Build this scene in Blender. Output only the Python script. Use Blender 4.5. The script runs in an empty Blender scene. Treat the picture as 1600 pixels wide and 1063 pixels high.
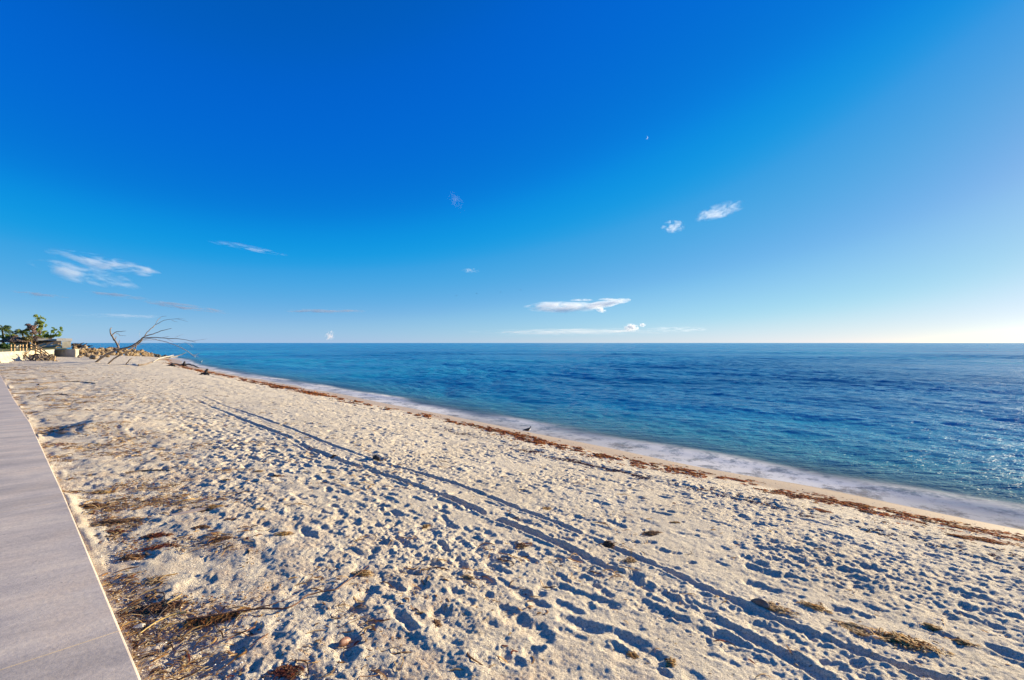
import bpy, bmesh, math, random
import numpy as np
from mathutils import Vector, Matrix, noise as mnoise
R = math.radians
scene = bpy.context.scene
col = scene.collection

# ------------------------------------------------------------------ camera, sky, sun
CAM_Z = 1.65
FPX = 755.0                                   # focal length in photo pixels (1600 wide)
HOR = 536.0                                   # horizon row in the photo
cam_d = bpy.data.cameras.new("camera")
cam_d.sensor_width = 36.0
cam_d.lens = FPX / 1600 * 36
cam_d.clip_start = 0.05
cam_d.clip_end = 60000
cam = bpy.data.objects.new("camera", cam_d)
cam.location = (0, 0, CAM_Z)
cam.rotation_euler = (R(90) + math.atan((HOR - 531.5) / FPX), 0, 0)
col.objects.link(cam)
scene.camera = cam

SUN_AZ, SUN_EL = 62.5, 12.0
EXPO = 1.35
world = bpy.data.worlds.new("World")
scene.world = world
world.use_nodes = True
wn = world.node_tree
wn.nodes.clear()
sky = wn.nodes.new("ShaderNodeTexSky")
sky.sky_type = 'NISHITA'
sky.sun_disc = False
sky.sun_elevation = R(SUN_EL)
sky.sun_rotation = R(SUN_AZ)
sky.altitude = 0
sky.air_density = 0.6
sky.dust_density = 0.1
sky.ozone_density = 6.0
# the camera's rendering of the clear sky: per-channel response of the whole sky, wherever one looks
sep = wn.nodes.new("ShaderNodeSeparateColor")
com = wn.nodes.new("ShaderNodeCombineColor")
wn.links.new(sky.outputs[0], sep.inputs[0])
def wmath(op, a, b):
    m = wn.nodes.new("ShaderNodeMath"); m.operation = op
    for i, v in enumerate((a, b)):
        if isinstance(v, (int, float)): m.inputs[i].default_value = v
        else: wn.links.new(v, m.inputs[i])
    return m.outputs[0]
BG = 0.10
KX = 1.0 / (BG * 2 ** EXPO)
CURVES = (
 ((0, 0), (.06, .004), (.086, .05), (.154, .185), (.20, .27), (.30, .40), (.45, .60), (.76, .88), (1.2, 1.25), (2, 2.1), (8, 8)),
 ((0, 0), (.087, .11), (.15, .185), (.20, .30), (.25, .36), (.40, .475), (.46, .54), (.72, .73), (1.2, .97), (1.6, 1.35), (2.2, 2.0), (8, 7.5)),
 ((0, 0), (.26, .53), (.30, .62), (.43, .69), (.51, .75), (.76, .785), (1.05, .86), (1.5, .94), (2, 1.2), (8, 5.5)))
for i, pts in enumerate(CURVES):
    fc = wn.nodes.new("ShaderNodeFloatCurve")
    cv = fc.mapping.curves[0]
    for x, y in pts[1:-1]: cv.points.new((x / 8) ** 0.5, (y / 8) ** 0.5)
    cv.points[0].location = (0, 0); cv.points[len(cv.points) - 1].location = (1, (pts[-1][1] / 8) ** 0.5)
    for p_ in cv.points: p_.handle_type = 'AUTO_CLAMPED'
    fc.mapping.update()
    wn.links.new(wmath('POWER', wmath('MULTIPLY', sep.outputs[i], 0.15 / 8), 0.5), fc.inputs['Value'])
    wn.links.new(wmath('MULTIPLY', wmath('POWER', fc.outputs[0], 2.0), 8 * KX), com.inputs[i])
bg = wn.nodes.new("ShaderNodeBackground")
bg.inputs['Strength'].default_value = BG
wo = wn.nodes.new("ShaderNodeOutputWorld")
wn.links.new(com.outputs[0], bg.inputs['Color'])
wn.links.new(bg.outputs[0], wo.inputs['Surface'])

sun_d = bpy.data.lights.new("sun", 'SUN')
sun_d.energy = 4.4
sun_d.angle = R(1.0)
sun_d.color = (1.0, 0.85, 0.58)
sun = bpy.data.objects.new("sun", sun_d)
SUN = Vector((math.sin(R(SUN_AZ)) * math.cos(R(SUN_EL)), math.cos(R(SUN_AZ)) * math.cos(R(SUN_EL)), math.sin(R(SUN_EL))))
sun.rotation_euler = SUN.to_track_quat('Z', 'Y').to_euler()
sun.location = SUN * 50
col.objects.link(sun)

scene.view_settings.view_transform = 'Standard'
scene.view_settings.look = 'None'
scene.view_settings.gamma = 1
scene.view_settings.exposure = EXPO
scene.render.engine = 'CYCLES'
scene.cycles.max_bounces = 6
scene.cycles.volume_bounces = 4
scene.cycles.sample_clamp_direct = 0.9
scene.cycles.transparent_max_bounces = 12

# ------------------------------------------------------------------ helpers
def tag(o, label=None, cat=None, group=None, kind=None):
    if label: o['label'] = label
    if cat: o['category'] = cat
    if group: o['group'] = group
    if kind: o['kind'] = kind
    return o

def empty(name, loc, label=None, cat=None, group=None):
    o = bpy.data.objects.new(name, None)
    o.empty_display_size = 0.2
    o.location = loc
    col.objects.link(o)
    return tag(o, label, cat, group)

def link_mesh(name, me, mat=None, parent=None, smooth=False):
    """me is in world coordinates; re-based to the parent, or to its own lowest centre"""
    o = bpy.data.objects.new(name, me)
    if mat: me.materials.append(mat)
    n = len(me.vertices)
    co = np.empty(n * 3, dtype=np.float32); me.vertices.foreach_get('co', co); co = co.reshape(-1, 3)
    if parent is not None:
        o.parent = parent
        org = np.array(parent.location)
    else:
        org = np.array([co[:, 0].mean(), co[:, 1].mean(), co[:, 2].min()])
        o.location = org
    co -= org.astype(np.float32)
    me.vertices.foreach_set('co', co.ravel())
    me.polygons.foreach_set('use_smooth', np.full(len(me.polygons), bool(smooth)))
    me.update()
    col.objects.link(o)
    return o

def np_mesh(name, verts, quads=None, tris=None):
    me = bpy.data.meshes.new(name)
    verts = np.asarray(verts, dtype=np.float32)
    me.vertices.add(len(verts)); me.vertices.foreach_set('co', verts.ravel())
    li, ls = [], []
    off = 0
    for f, k in ((quads, 4), (tris, 3)):
        if f is not None and len(f):
            f = np.asarray(f, dtype=np.int32)
            li.append(f.ravel()); ls.append(off + np.arange(len(f), dtype=np.int32) * k); off += f.size
    li = np.concatenate(li); ls = np.concatenate(ls)
    me.loops.add(len(li)); me.loops.foreach_set('vertex_index', li)
    me.polygons.add(len(ls)); me.polygons.foreach_set('loop_start', ls)
    me.update(calc_edges=True)
    me.validate()
    return me

def attr(me, name, vals):
    vals = np.asarray(vals, dtype=np.float32)
    if vals.ndim == 1:
        a = me.attributes.new(name, 'FLOAT', 'POINT'); a.data.foreach_set('value', vals)
    else:
        a = me.attributes.new(name, 'FLOAT_COLOR', 'POINT')
        if vals.shape[1] == 3: vals = np.concatenate([vals, np.ones((len(vals), 1), np.float32)], 1)
        a.data.foreach_set('color', vals.ravel())

def hash2(ix, iy, seed):
    h = (ix.astype(np.int64) * 374761393 + iy.astype(np.int64) * 668265263 + seed * 1442695041) & 0xFFFFFFFF
    h = ((h ^ (h >> 13)) * 1274126177) & 0xFFFFFFFF
    h = (h ^ (h >> 16)) & 0xFFFFFF
    return h.astype(np.float32) / 8388607.5 - 1.0

def vn(x, y, seed=0):
    """value noise in -1..1"""
    xi = np.floor(x); yi = np.floor(y)
    fx = (x - xi).astype(np.float32); fy = (y - yi).astype(np.float32)
    fx = fx * fx * (3 - 2 * fx); fy = fy * fy * (3 - 2 * fy)
    xi = xi.astype(np.int64); yi = yi.astype(np.int64)
    a = hash2(xi, yi, seed); b = hash2(xi + 1, yi, seed); c = hash2(xi, yi + 1, seed); d = hash2(xi + 1, yi + 1, seed)
    return (a + (b - a) * fx) * (1 - fy) + (c + (d - c) * fx) * fy

def sstep(a, b, x):
    t = np.clip((x - a) / (b - a), 0, 1)
    return t * t * (3 - 2 * t)

# ------------------------------------------------------------------ beach profile: s runs up the beach, n across it towards the sea
SEA_Z = -0.95
Q = math.sqrt(0.5)
def to_sn(x, y): return (-x + y) * Q, (x + y) * Q
def to_xy(s, n): return (n - s) * Q, (n + s) * Q
SH_S = np.array([-400, -60, -20, -0.3, 8, 26, 51, 70, 86, 100, 125, 150, 220, 400, 4000.])
SH_N = np.array([20, 8.5, 9.1, 9.76, 10.2, 11.3, 12.0, 13.4, 16.0, 17.0, 15, -5, -70, -160, -1600.])
_ss = np.arange(-400, 4000, 0.5)
_k = np.exp(-np.linspace(-2, 2, 33) ** 2); _k /= _k.sum()
_sn = np.convolve(np.interp(_ss, SH_S, SH_N), _k, mode='same')
def shore_n(s): return np.interp(s, _ss[40:-40], _sn[40:-40])
WK_S = np.array([-400, -20, 2.85, 7.0, 13.7, 20, 34.4, 60, 100, 400, 4000.])
WK_N = np.array([2, 0.6, 0.39, 0.27, 0.03, -0.3, -0.95, -2.6, -6.5, -60, -60.])
def walk_n(s): return np.interp(s, WK_S, WK_N)

def base_z(x, y):
    x = np.asarray(x, dtype=np.float64); y = np.asarray(y, dtype=np.float64)
    s, n = to_sn(x, y)
    sh = shore_n(s)
    t = (n + 0.6) / (sh + 0.6)
    tt = np.clip(t, 0, None)
    width = np.clip(sh, 3, None)
    z = np.where(tt < 1, -0.95 * tt ** 2.1, -0.95 - (n - sh) * 0.12)
    # where the shore turns inland the profile is by plain distance from the shore
    zz = -0.95 + np.clip((sh - n) * 0.14, -40, 0.95)
    f = sstep(105, 130, s)
    z = z * (1 - f) + zz * f
    # scallops and gentle swells of the dry sand
    z = z + 0.022 * vn(s / 2.3, n / 1.4, 5) * sstep(-1, 1, n) + 0.03 * vn(s / 7.0, n / 3.0, 9) * sstep(0, 3, n) * (1 - 0.5 * sstep(0.9, 1.0, t))
    return np.clip(z, -6, 3)

def ray(px, py):
    a = math.atan((HOR - 531.5) / FPX)
    v = Vector(((px - 800) / FPX, 1, (531.5 - py) / FPX))
    return Vector((v.x, v.y * math.cos(a) - v.z * math.sin(a), v.y * math.sin(a) + v.z * math.cos(a)))
def at(px, py, depth):
    v = ray(px, py)
    return Vector((v.x * depth / v.y, depth, CAM_Z + v.z * depth / v.y))
def ground(px, py, zfun=None):
    v = ray(px, py); z = 0.0
    for _ in range(12):
        k = (z - CAM_Z) / v.z
        z = 0.6 * z + 0.4 * float((zfun or base_z)(np.array([v.x * k]), np.array([v.y * k]))[0])
    k = (z - CAM_Z) / v.z
    return (v.x * k, v.y * k)
def at_z(px, py, z):
    v = ray(px, py); k = (z - CAM_Z) / v.z
    return Vector((v.x * k, v.y * k, z))

# ------------------------------------------------------------------ footprints and wheel tracks: real relief, two height rasters in (s, n)
rng = np.random.default_rng(11)
class Raster:
    def __init__(self, s0, s1, n0, n1, d):
        self.s0, self.n0, self.d = s0, n0, d
        self.ns = int((s1 - s0) / d); self.nn = int((n1 - n0) / d)
        self.h = np.zeros((self.ns, self.nn), np.float32)
    def win(self, s, n, r):
        a = max(0, int((s - r - self.s0) / self.d)); b = min(self.ns, int((s + r - self.s0) / self.d) + 1)
        c = max(0, int((n - r - self.n0) / self.d)); e = min(self.nn, int((n + r - self.n0) / self.d) + 1)
        if b <= a or e <= c: return None
        S = (self.s0 + np.arange(a, b) * self.d)[:, None]; N = (self.n0 + np.arange(c, e) * self.d)[None, :]
        return (slice(a, b), slice(c, e)), S - s, N - n
    def sample(self, s, n):
        u = (s - self.s0) / self.d; v = (n - self.n0) / self.d
        ok = (u >= 0) & (v >= 0) & (u < self.ns - 1) & (v < self.nn - 1)
        u = np.where(ok, u, 0); v = np.where(ok, v, 0)
        i = u.astype(np.int64); j = v.astype(np.int64); fu = u - i; fv = v - j
        h = self.h
        r = (h[i, j] * (1 - fu) + h[i + 1, j] * fu) * (1 - fv) + (h[i, j + 1] * (1 - fu) + h[i + 1, j + 1] * fu) * fv
        return np.where(ok, r, 0)
near = Raster(-6, 15, -0.5, 11.5, 0.008)
far = Raster(-6, 100, -6, 18, 0.04)

def pit(s, n, ang, ln, wd, depth, rim=0.35, foot=True, seed=0):
    """one print: sole-shaped hollow with a pushed-up rim"""
    ca, sa = math.cos(ang), math.sin(ang)
    depth = depth * 0.64
    for ras in ((near, far) if s < 16 else (far,)):
        w = ras.win(s, n, ln * 1.15)
        if w is None: continue
        sl, S, N = w
        a = S * ca + N * sa; b = -S * sa + N * ca
        wob = 0.16 * vn(a / 0.045 + seed * 7.1, b / 0.045 + 3.3, 77) + 0.1 * vn(a / 0.018 + seed, b / 0.018, 78)
        if foot:
            r1 = np.sqrt(((a - ln * 0.17) / (ln * 0.34)) ** 2 + (b / (wd * 0.5)) ** 2)
            r2 = np.sqrt(((a + ln * 0.27) / (ln * 0.24)) ** 2 + (b / (wd * 0.40)) ** 2)
            r = np.minimum(r1, r2) + wob
        else:
            r = np.sqrt((a / (ln * 0.5)) ** 2 + (b / (wd * 0.5)) ** 2) + wob
        m = 1 - sstep(0.45, 1.12, r)
        tilt = 1 + 0.35 * a / ln
        h = ras.h[sl]
        h[...] = h * (1 - m) - depth * tilt * m
        h += 0.55 * rim * depth * np.exp(-((r - 1.28) / 0.24) ** 2)

# photo traces of the two wheel tracks
trA = [(300,622),(340,640),(379,656),(447,681),(482,701),(524,716),(563,730),(608,743),(655,760),(700,777),(750,799),(800,820),(855,842),(908,865),(1000,911),(1055,938),(1113,965),(1200,1007),(1285,1059)]
trB = [(322,622),(347,633),(405,652),(458,671),(500,688),(545,705),(611,727),(669,743),(700,751),(750,770),(800,791),(871,817),(942,848),(1042,891),(1142,937),(1200,963),(1285,999),(1400,1036),(1471,1059)]
def track_line(tr):
    p = np.array([to_sn(*ground(x, y)) for x, y in tr])
    p = p[np.argsort(p[:, 0])]
    e0 = p[0] + (p[0] - p[2]) / np.linalg.norm(p[0] - p[2]) * 3
    e1 = p[-1] + (p[-1] - p[-3]) / np.linalg.norm(p[-1] - p[-3]) * 1.0
    p = np.vstack([e0, p, e1])
    S = np.arange(p[0, 0], p[-1, 0], 0.02)
    N = np.interp(S, p[:, 0], p[:, 1])
    k = np.ones(31) / 31
    N = np.convolve(np.pad(N, 15, mode='edge'), k, mode='valid')
    return S, N
TRK = [track_line(trA), track_line(trB)]
def track_n(i, s): return np.interp(s, TRK[i][0], TRK[i][1])

def stamp_tracks():
    for ras in (near, far):
        S = ras.s0 + np.arange(ras.ns) * ras.d
        for i, (w, dep) in enumerate(((0.040, 0.027), (0.032, 0.021))):
            C = track_n(i, S)
            C = C + 0.012 * vn(S / 0.4, S * 0 + i, 31) + 0.006 * vn(S / 0.11, S * 0 + i, 32)
            D = dep * (0.8 + 0.35 * vn(S / 0.9, S * 0 + i, 33)) * (1 - 0.75 * sstep(14, 24, S))
            D = D * np.where(S > TRK[i][0][-1] - 0.1, 0, 1)
            for k0 in range(ras.ns):
                j0 = int((C[k0] - 0.45 - ras.n0) / ras.d); j1 = int((C[k0] + 0.45 - ras.n0) / ras.d)
                j0 = max(j0, 0); j1 = min(j1, ras.nn)
                if j1 <= j0: continue
                N = ras.n0 + np.arange(j0, j1) * ras.d - C[k0]
                ww = w * (1 + 0.15 * float(hash2(np.array([k0 // 6]), np.array([i]), 4)[0]))
                m = 1 - sstep(ww * 0.8, ww * 1.5, np.abs(N))
                row = ras.h[k0, j0:j1]
                row[...] = row * (1 - m) - D[k0] * m
                row += 0.42 * D[k0] * np.exp(-((np.abs(N) - ww * 1.9) / (ww * 0.5)) ** 2)

def walkers():
    trails = []
    for i in range(120):
        u = rng.random()
        n0 = rng.uniform(1.1, 4.2) if u < 0.72 else rng.uniform(4.2, 7.6)
        s0 = rng.uniform(-6, 60) if rng.random() < 0.5 else rng.uniform(-6, 6)
        trails.append((s0, n0, rng.uniform(6, 40), rng.choice([-1, 1]), rng.uniform(-0.03, 0.03)))
    for (s0, n0, L, sg, dr) in trails:
        ln = rng.uniform(0.19, 0.29); wd = ln * rng.uniform(0.36, 0.46); st = rng.uniform(0.55, 0.75)
        dep = rng.uniform(0.014, 0.028); head = 0.0; s = s0; n = n0; side = 1
        ph = rng.uniform(0, 6)
        while abs(s - s0) < L:
            head = dr + 0.10 * math.sin(s / 5 + ph) + rng.normal(0, 0.03)
            s += st * sg * math.cos(head); n += st * math.sin(head); side = -side
            # sea side of the beach: keep the swash zone clean, and near the walk sparse
            if n > float(shore_n(s)) - 2.0 or n < float(walk_n(s)) + 0.9: continue
            if n < float(walk_n(s)) + 1.7 and rng.random() < 0.6: continue
            pit(s + rng.normal(0, 0.03), n + side * 0.10 + rng.normal(0, 0.02), (0 if sg > 0 else math.pi) + head + side * 0.12 * sg + rng.normal(0, 0.12),
                ln * rng.uniform(0.9, 1.15), wd * rng.uniform(0.85, 1.3), dep * rng.uniform(0.6, 1.15), rng.uniform(0.2, 0.45), True, rng.integers(1000))
    # crossing trails to the water
    for i in range(26):
        s = rng.uniform(0, 30); n = 0.8; head = math.pi / 2 + rng.normal(0, 0.4); side = 1
        ln = rng.uniform(0.22, 0.3)
        while n < float(shore_n(s)) - 2.2:
            st = 0.65
            head += rng.normal(0, 0.06)
            s += st * math.cos(head); n += st * math.sin(head); side = -side
            pit(s - side * 0.1 * math.sin(head), n + side * 0.1 * math.cos(head), head + rng.normal(0, 0.15), ln, ln * 0.42, rng.uniform(0.014, 0.026), 0.3, True, rng.integers(1000))
def scuffs(cnt, smax):
    for i in range(cnt):
        s = -5 + (smax + 5) * rng.random() ** 1.3
        n = rng.uniform(0.6, 8.2)
        if n > float(shore_n(s)) - 2.0: continue
        if n < 1.7 and rng.random() < 0.5: continue
        if s < 6 and rng.random() < 0.45: continue
        big = rng.random() < 0.25
        l = rng.uniform(0.14, 0.30) if big else rng.uniform(0.04, 0.12)
        pit(s, n, rng.normal(0, 0.6), l, l * rng.uniform(0.45, 0.9), rng.uniform(0.010, 0.026) * (1.2 if big else 0.8), rng.uniform(0.2, 0.6), False, rng.integers(1000))
scuffs(5200, 62)
walkers()
stamp_tracks()
scuffs(420, 40)
# centre of the mound shaped to shade a patch beside the walk
_bank = ground(112, 672)
for (px, py, l, w, dep, an) in ((372, 1012, .20, .12, .045, .2), (300, 1052, .34, .22, .05, .6), (540, 1012, .26, .18, .05, .4), (828, 935, .33, .15, .05, .1), (905, 975, .30, .15, .05, 2.9), (650, 920, .24, .12, .045, 1.2), (690, 965, .28, .16, .05, .5), (1000, 1010, .36, .16, .05, .2), (560, 940, .2, .12, .04, 1.0), (395, 985, .13, .1, .04, .5)):
    q = to_sn(*ground(px, py)); pit(q[0], q[1], an, l, w, dep * 0.62, 0.15, True, px)

def relief(x, y):
    s, n = to_sn(x, y)
    a = near.sample(s, n); b = far.sample(s, n)
    f = sstep(13.5, 14.5, s)
    inn = (s > -5.9) & (n > -0.4) & (n < 11.3)
    f = np.where(inn, f, 1.0)
    t = a * (1 - f) + b * f
    sh = shore_n(s)
    dry = 1 - sstep(-2.5, -1.8, n - sh)
    dry = dry * sstep(0.05, 0.35, n - walk_n(s))
    t = t * dry
    # smooth mound turned to the sun's azimuth so its steep side makes shade
    dx, dy = x - _bank[0], y - _bank[1]
    ux, uy = math.sin(R(SUN_AZ)), math.cos(R(SUN_AZ))
    a_ = dx * ux + dy * uy + 0.12 * vn(x / 0.5, y / 0.5, 66); b_ = -dx * uy + dy * ux + 0.1 * vn(x / 0.4, y / 0.4, 67)
    m_ = 0.13 * sstep(-0.55, 0.45, a_) * (1 - sstep(0.45, 2.8, a_)) * np.exp(-(b_ / 0.75) ** 4)
    return t * (1 - sstep(0.03, 0.10, m_) * (a_ < 0.5)) + m_ * sstep(0.02, 0.5, n - walk_n(s))
def H(x, y):
    x = np.asarray(x, np.float64); y = np.asarray(y, np.float64)
    return base_z(x, y) + relief(x, y)

def micro(x, y, r):
    s, n = to_sn(x, y)
    dw = n - walk_n(s)
    sh = shore_n(s)
    dry = 1 - sstep(-2.1, -1.45, n - sh)
    soft = 0.65 + 0.35 * sstep(0.8, 2.0, dw)                      # wind-smoothed by the walk
    patch = 0.65 + 0.5 * vn(s / 1.1, n / 0.8, 21)
    k = dry * soft * np.clip(patch, 0.25, 1.2)
    m = 0.0075 * vn(x / 0.19, y / 0.19, 41) + 0.0065 * vn(x / 0.083, y / 0.083, 42)
    m += 0.0080 * vn(x / 0.037, y / 0.037, 43) * (r < 18) + 0.0068 * vn(x / 0.018, y / 0.018, 44) * (r < 10)
    dim = sstep(0.15, 0.75, vn(s / 0.15, n / 0.11, 46)) * 0.016 + sstep(0.2, 0.7, vn(s / 0.08, n / 0.06, 47)) * 0.009
    m -= dim * sstep(0.8, 2.2, dw) * (0.5 + 0.5 * sstep(-0.4, 0.4, vn(s / 2.1, n / 1.7, 48)))
    far_k = sstep(8, 25, r)
    m += far_k * (0.017 * vn(s / 0.34, n / 0.22, 45) + 0.014 * np.abs(vn(s / 0.8, n / 0.45, 49)))
    # windblown ridges by the walk
    w = (1 - sstep(1.4, 2.6, dw)) * dry
    q = vn(s / 0.9, n / 0.33, 51) + 0.5 * vn(s / 0.35, n / 0.16, 52)
    m2 = (0.017 * q + 0.009 * vn(s / 0.12, n / 0.09, 55)) * w
    # ridge of coarse shell high on the wet face
    b = np.exp(-((n - sh + 2.95 + 0.25 * vn(s / 2.0, s * 0, 53)) / 0.28) ** 2)
    m3 = b * (0.018 + 0.014 * vn(x / 0.05, y / 0.05, 54)) * dry
    spill = np.exp(-(dw / 0.10) ** 2) * np.clip(vn(s / 0.7, s * 0, 57) + 0.35 * vn(s / 0.16, dw / 0.05, 58), 0, 1) * 0.055 * (dw > -0.002)
    return (m * k + m2 + m3) * sstep(0.0, 0.12, dw) + spill

# ------------------------------------------------------------------ materials
def new_mat(name):
    m = bpy.data.materials.new(name); m.use_nodes = True
    nt = m.node_tree
    b = nt.nodes['Principled BSDF']
    return m, nt, b
def nd(nt, typ, **kw):
    n = nt.nodes.new(typ)
    for k, v in kw.items():
        if k in n.inputs: n.inputs[k].default_value = v
        else: setattr(n, k, v)
    return n
def L(nt, a, b): nt.links.new(a, b)
def ramp(nt, fac, stops, interp='LINEAR'):
    r = nt.nodes.new('ShaderNodeValToRGB'); r.color_ramp.interpolation = interp
    e = r.color_ramp.elements
    while len(e) > 1: e.remove(e[-1])
    e[0].position = stops[0][0]; e[0].color = (*stops[0][1], 1)
    for p, c in stops[1:]:
        q = e.new(p); q.color = (*c, 1)
    L(nt, fac, r.inputs[0]); return r.outputs[0]
def mixc(nt, fac, a, b, blend='MIX'):
    m = nt.nodes.new('ShaderNodeMix'); m.data_type = 'RGBA'; m.blend_type = blend
    for i, v in ((0, fac), (6, a), (7, b)):
        if isinstance(v, (int, float)): m.inputs[i].default_value = v
        elif isinstance(v, tuple): m.inputs[i].default_value = (*v, 1)
        else: L(nt, v, m.inputs[i])
    return m.outputs[2]
def math_n(nt, op, a, b=None, c=None, clamp=False):
    m = nt.nodes.new('ShaderNodeMath'); m.operation = op; m.use_clamp = clamp
    for i, v in enumerate((a, b, c)):
        if v is None: continue
        if isinstance(v, (int, float)): m.inputs[i].default_value = v
        else: L(nt, v, m.inputs[i])
    return m.outputs[0]
def noise_n(nt, vec, scale, detail=3, rough=0.55):
    n = nd(nt, 'ShaderNodeTexNoise', Scale=scale, Detail=detail, Roughness=rough)
    if vec is not None: L(nt, vec, n.inputs['Vector'])
    return n.outputs['Fac']
def mapping(nt, vec, scale, rot=(0, 0, 0)):
    m = nt.nodes.new('ShaderNodeMapping'); m.inputs['Scale'].default_value = scale; m.inputs['Rotation'].default_value = rot
    L(nt, vec, m.inputs['Vector']); return m.outputs[0]

def sand_material():
    m, nt, b = new_mat('sand')
    geo = nt.nodes.new('ShaderNodeNewGeometry'); pos = geo.outputs['Position']
    wet = nd(nt, 'ShaderNodeAttribute', attribute_name='wet').outputs['Fac']
    lit = nd(nt, 'ShaderNodeAttribute', attribute_name='organic').outputs['Fac']
    n1 = noise_n(nt, pos, 0.9, 4); n2 = noise_n(nt, pos, 9, 4); n3 = noise_n(nt, pos, 260, 2, 0.7); n4 = noise_n(nt, pos, 75, 3, 0.7)
    c = ramp(nt, n1, [(0.3, (0.65, 0.565, 0.415)), (0.7, (0.77, 0.69, 0.53))])
    c = mixc(nt, math_n(nt, 'MULTIPLY', n2, 0.5), c, (0.73, 0.60, 0.48))
    grain = ramp(nt, n3, [(0.28, (0.42, 0.36, 0.31)), (0.46, (0.95, 0.95, 0.95)), (0.62, (1.0, 1.0, 1.0)), (0.72, (1.35, 1.33, 1.3))])
    c = mixc(nt, 1.0, c, grain, 'MULTIPLY')
    grain2 = ramp(nt, n4, [(0.32, (0.42, 0.36, 0.32)), (0.45, (1, 1, 1)), (0.6, (1.08, 1.08, 1.08))])
    c = mixc(nt, 0.7, c, grain2, 'MULTIPLY')
    n5 = noise_n(nt, pos, 130, 2, 0.8)
    c = mixc(nt, 0.8, c, ramp(nt, n5, [(0.32, (0.30, 0.25, 0.22)), (0.43, (0.95, 0.95, 0.95)), (0.60, (1, 1, 1)), (0.70, (1.35, 1.33, 1.3))]), 'MULTIPLY')
    # dark organic specks and rusty crumbs near the walk
    v = nd(nt, 'ShaderNodeTexVoronoi', Scale=32.0); L(nt, pos, v.inputs['Vector'])
    on = noise_n(nt, pos, 3.2, 4, 0.6)
    osel = math_n(nt, 'MULTIPLY', lit, ramp(nt, on, [(0.45, (0, 0, 0)), (0.62, (1, 1, 1))]))
    sp = ramp(nt, v.outputs['Distance'], [(0.10, (1, 1, 1)), (0.32, (0, 0, 0))])
    sp2 = math_n(nt, 'MULTIPLY', sp, osel)
    hue = ramp(nt, v.outputs['Color'], [(0.2, (0.10, 0.055, 0.03)), (0.5, (0.34, 0.17, 0.07)), (0.8, (0.36, 0.25, 0.16))])
    c = mixc(nt, sp2, c, hue)
    c = mixc(nt, math_n(nt, 'MULTIPLY', osel, 0.35), c, (0.42, 0.27, 0.18))
    wc = mixc(nt, noise_n(nt, pos, 14, 3), (0.47, 0.32, 0.17), (0.57, 0.41, 0.235))
    c = mixc(nt, math_n(nt, 'MULTIPLY', wet, 0.9), c, wc)
    L(nt, c, b.inputs['Base Color'])
    rr = nt.nodes.new('ShaderNodeMapRange'); rr.inputs[3].default_value = 0.95; rr.inputs[4].default_value = 0.42
    L(nt, wet, rr.inputs[0]); L(nt, rr.outputs[0], b.inputs['Roughness'])
    b.inputs['Specular IOR Level'].default_value = 0.25
    bp = nd(nt, 'ShaderNodeBump', Strength=1.0, Distance=0.011)
    hsum = math_n(nt, 'ADD', math_n(nt, 'MULTIPLY', n4, 1.0), math_n(nt, 'MULTIPLY', n3, 0.45))
    hsum = math_n(nt, 'MULTIPLY', hsum, math_n(nt, 'SUBTRACT', 1.0, math_n(nt, 'MULTIPLY', wet, 0.85)))
    L(nt, hsum, bp.inputs['Height']); L(nt, bp.outputs[0], b.inputs['Normal'])
    return m

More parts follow.
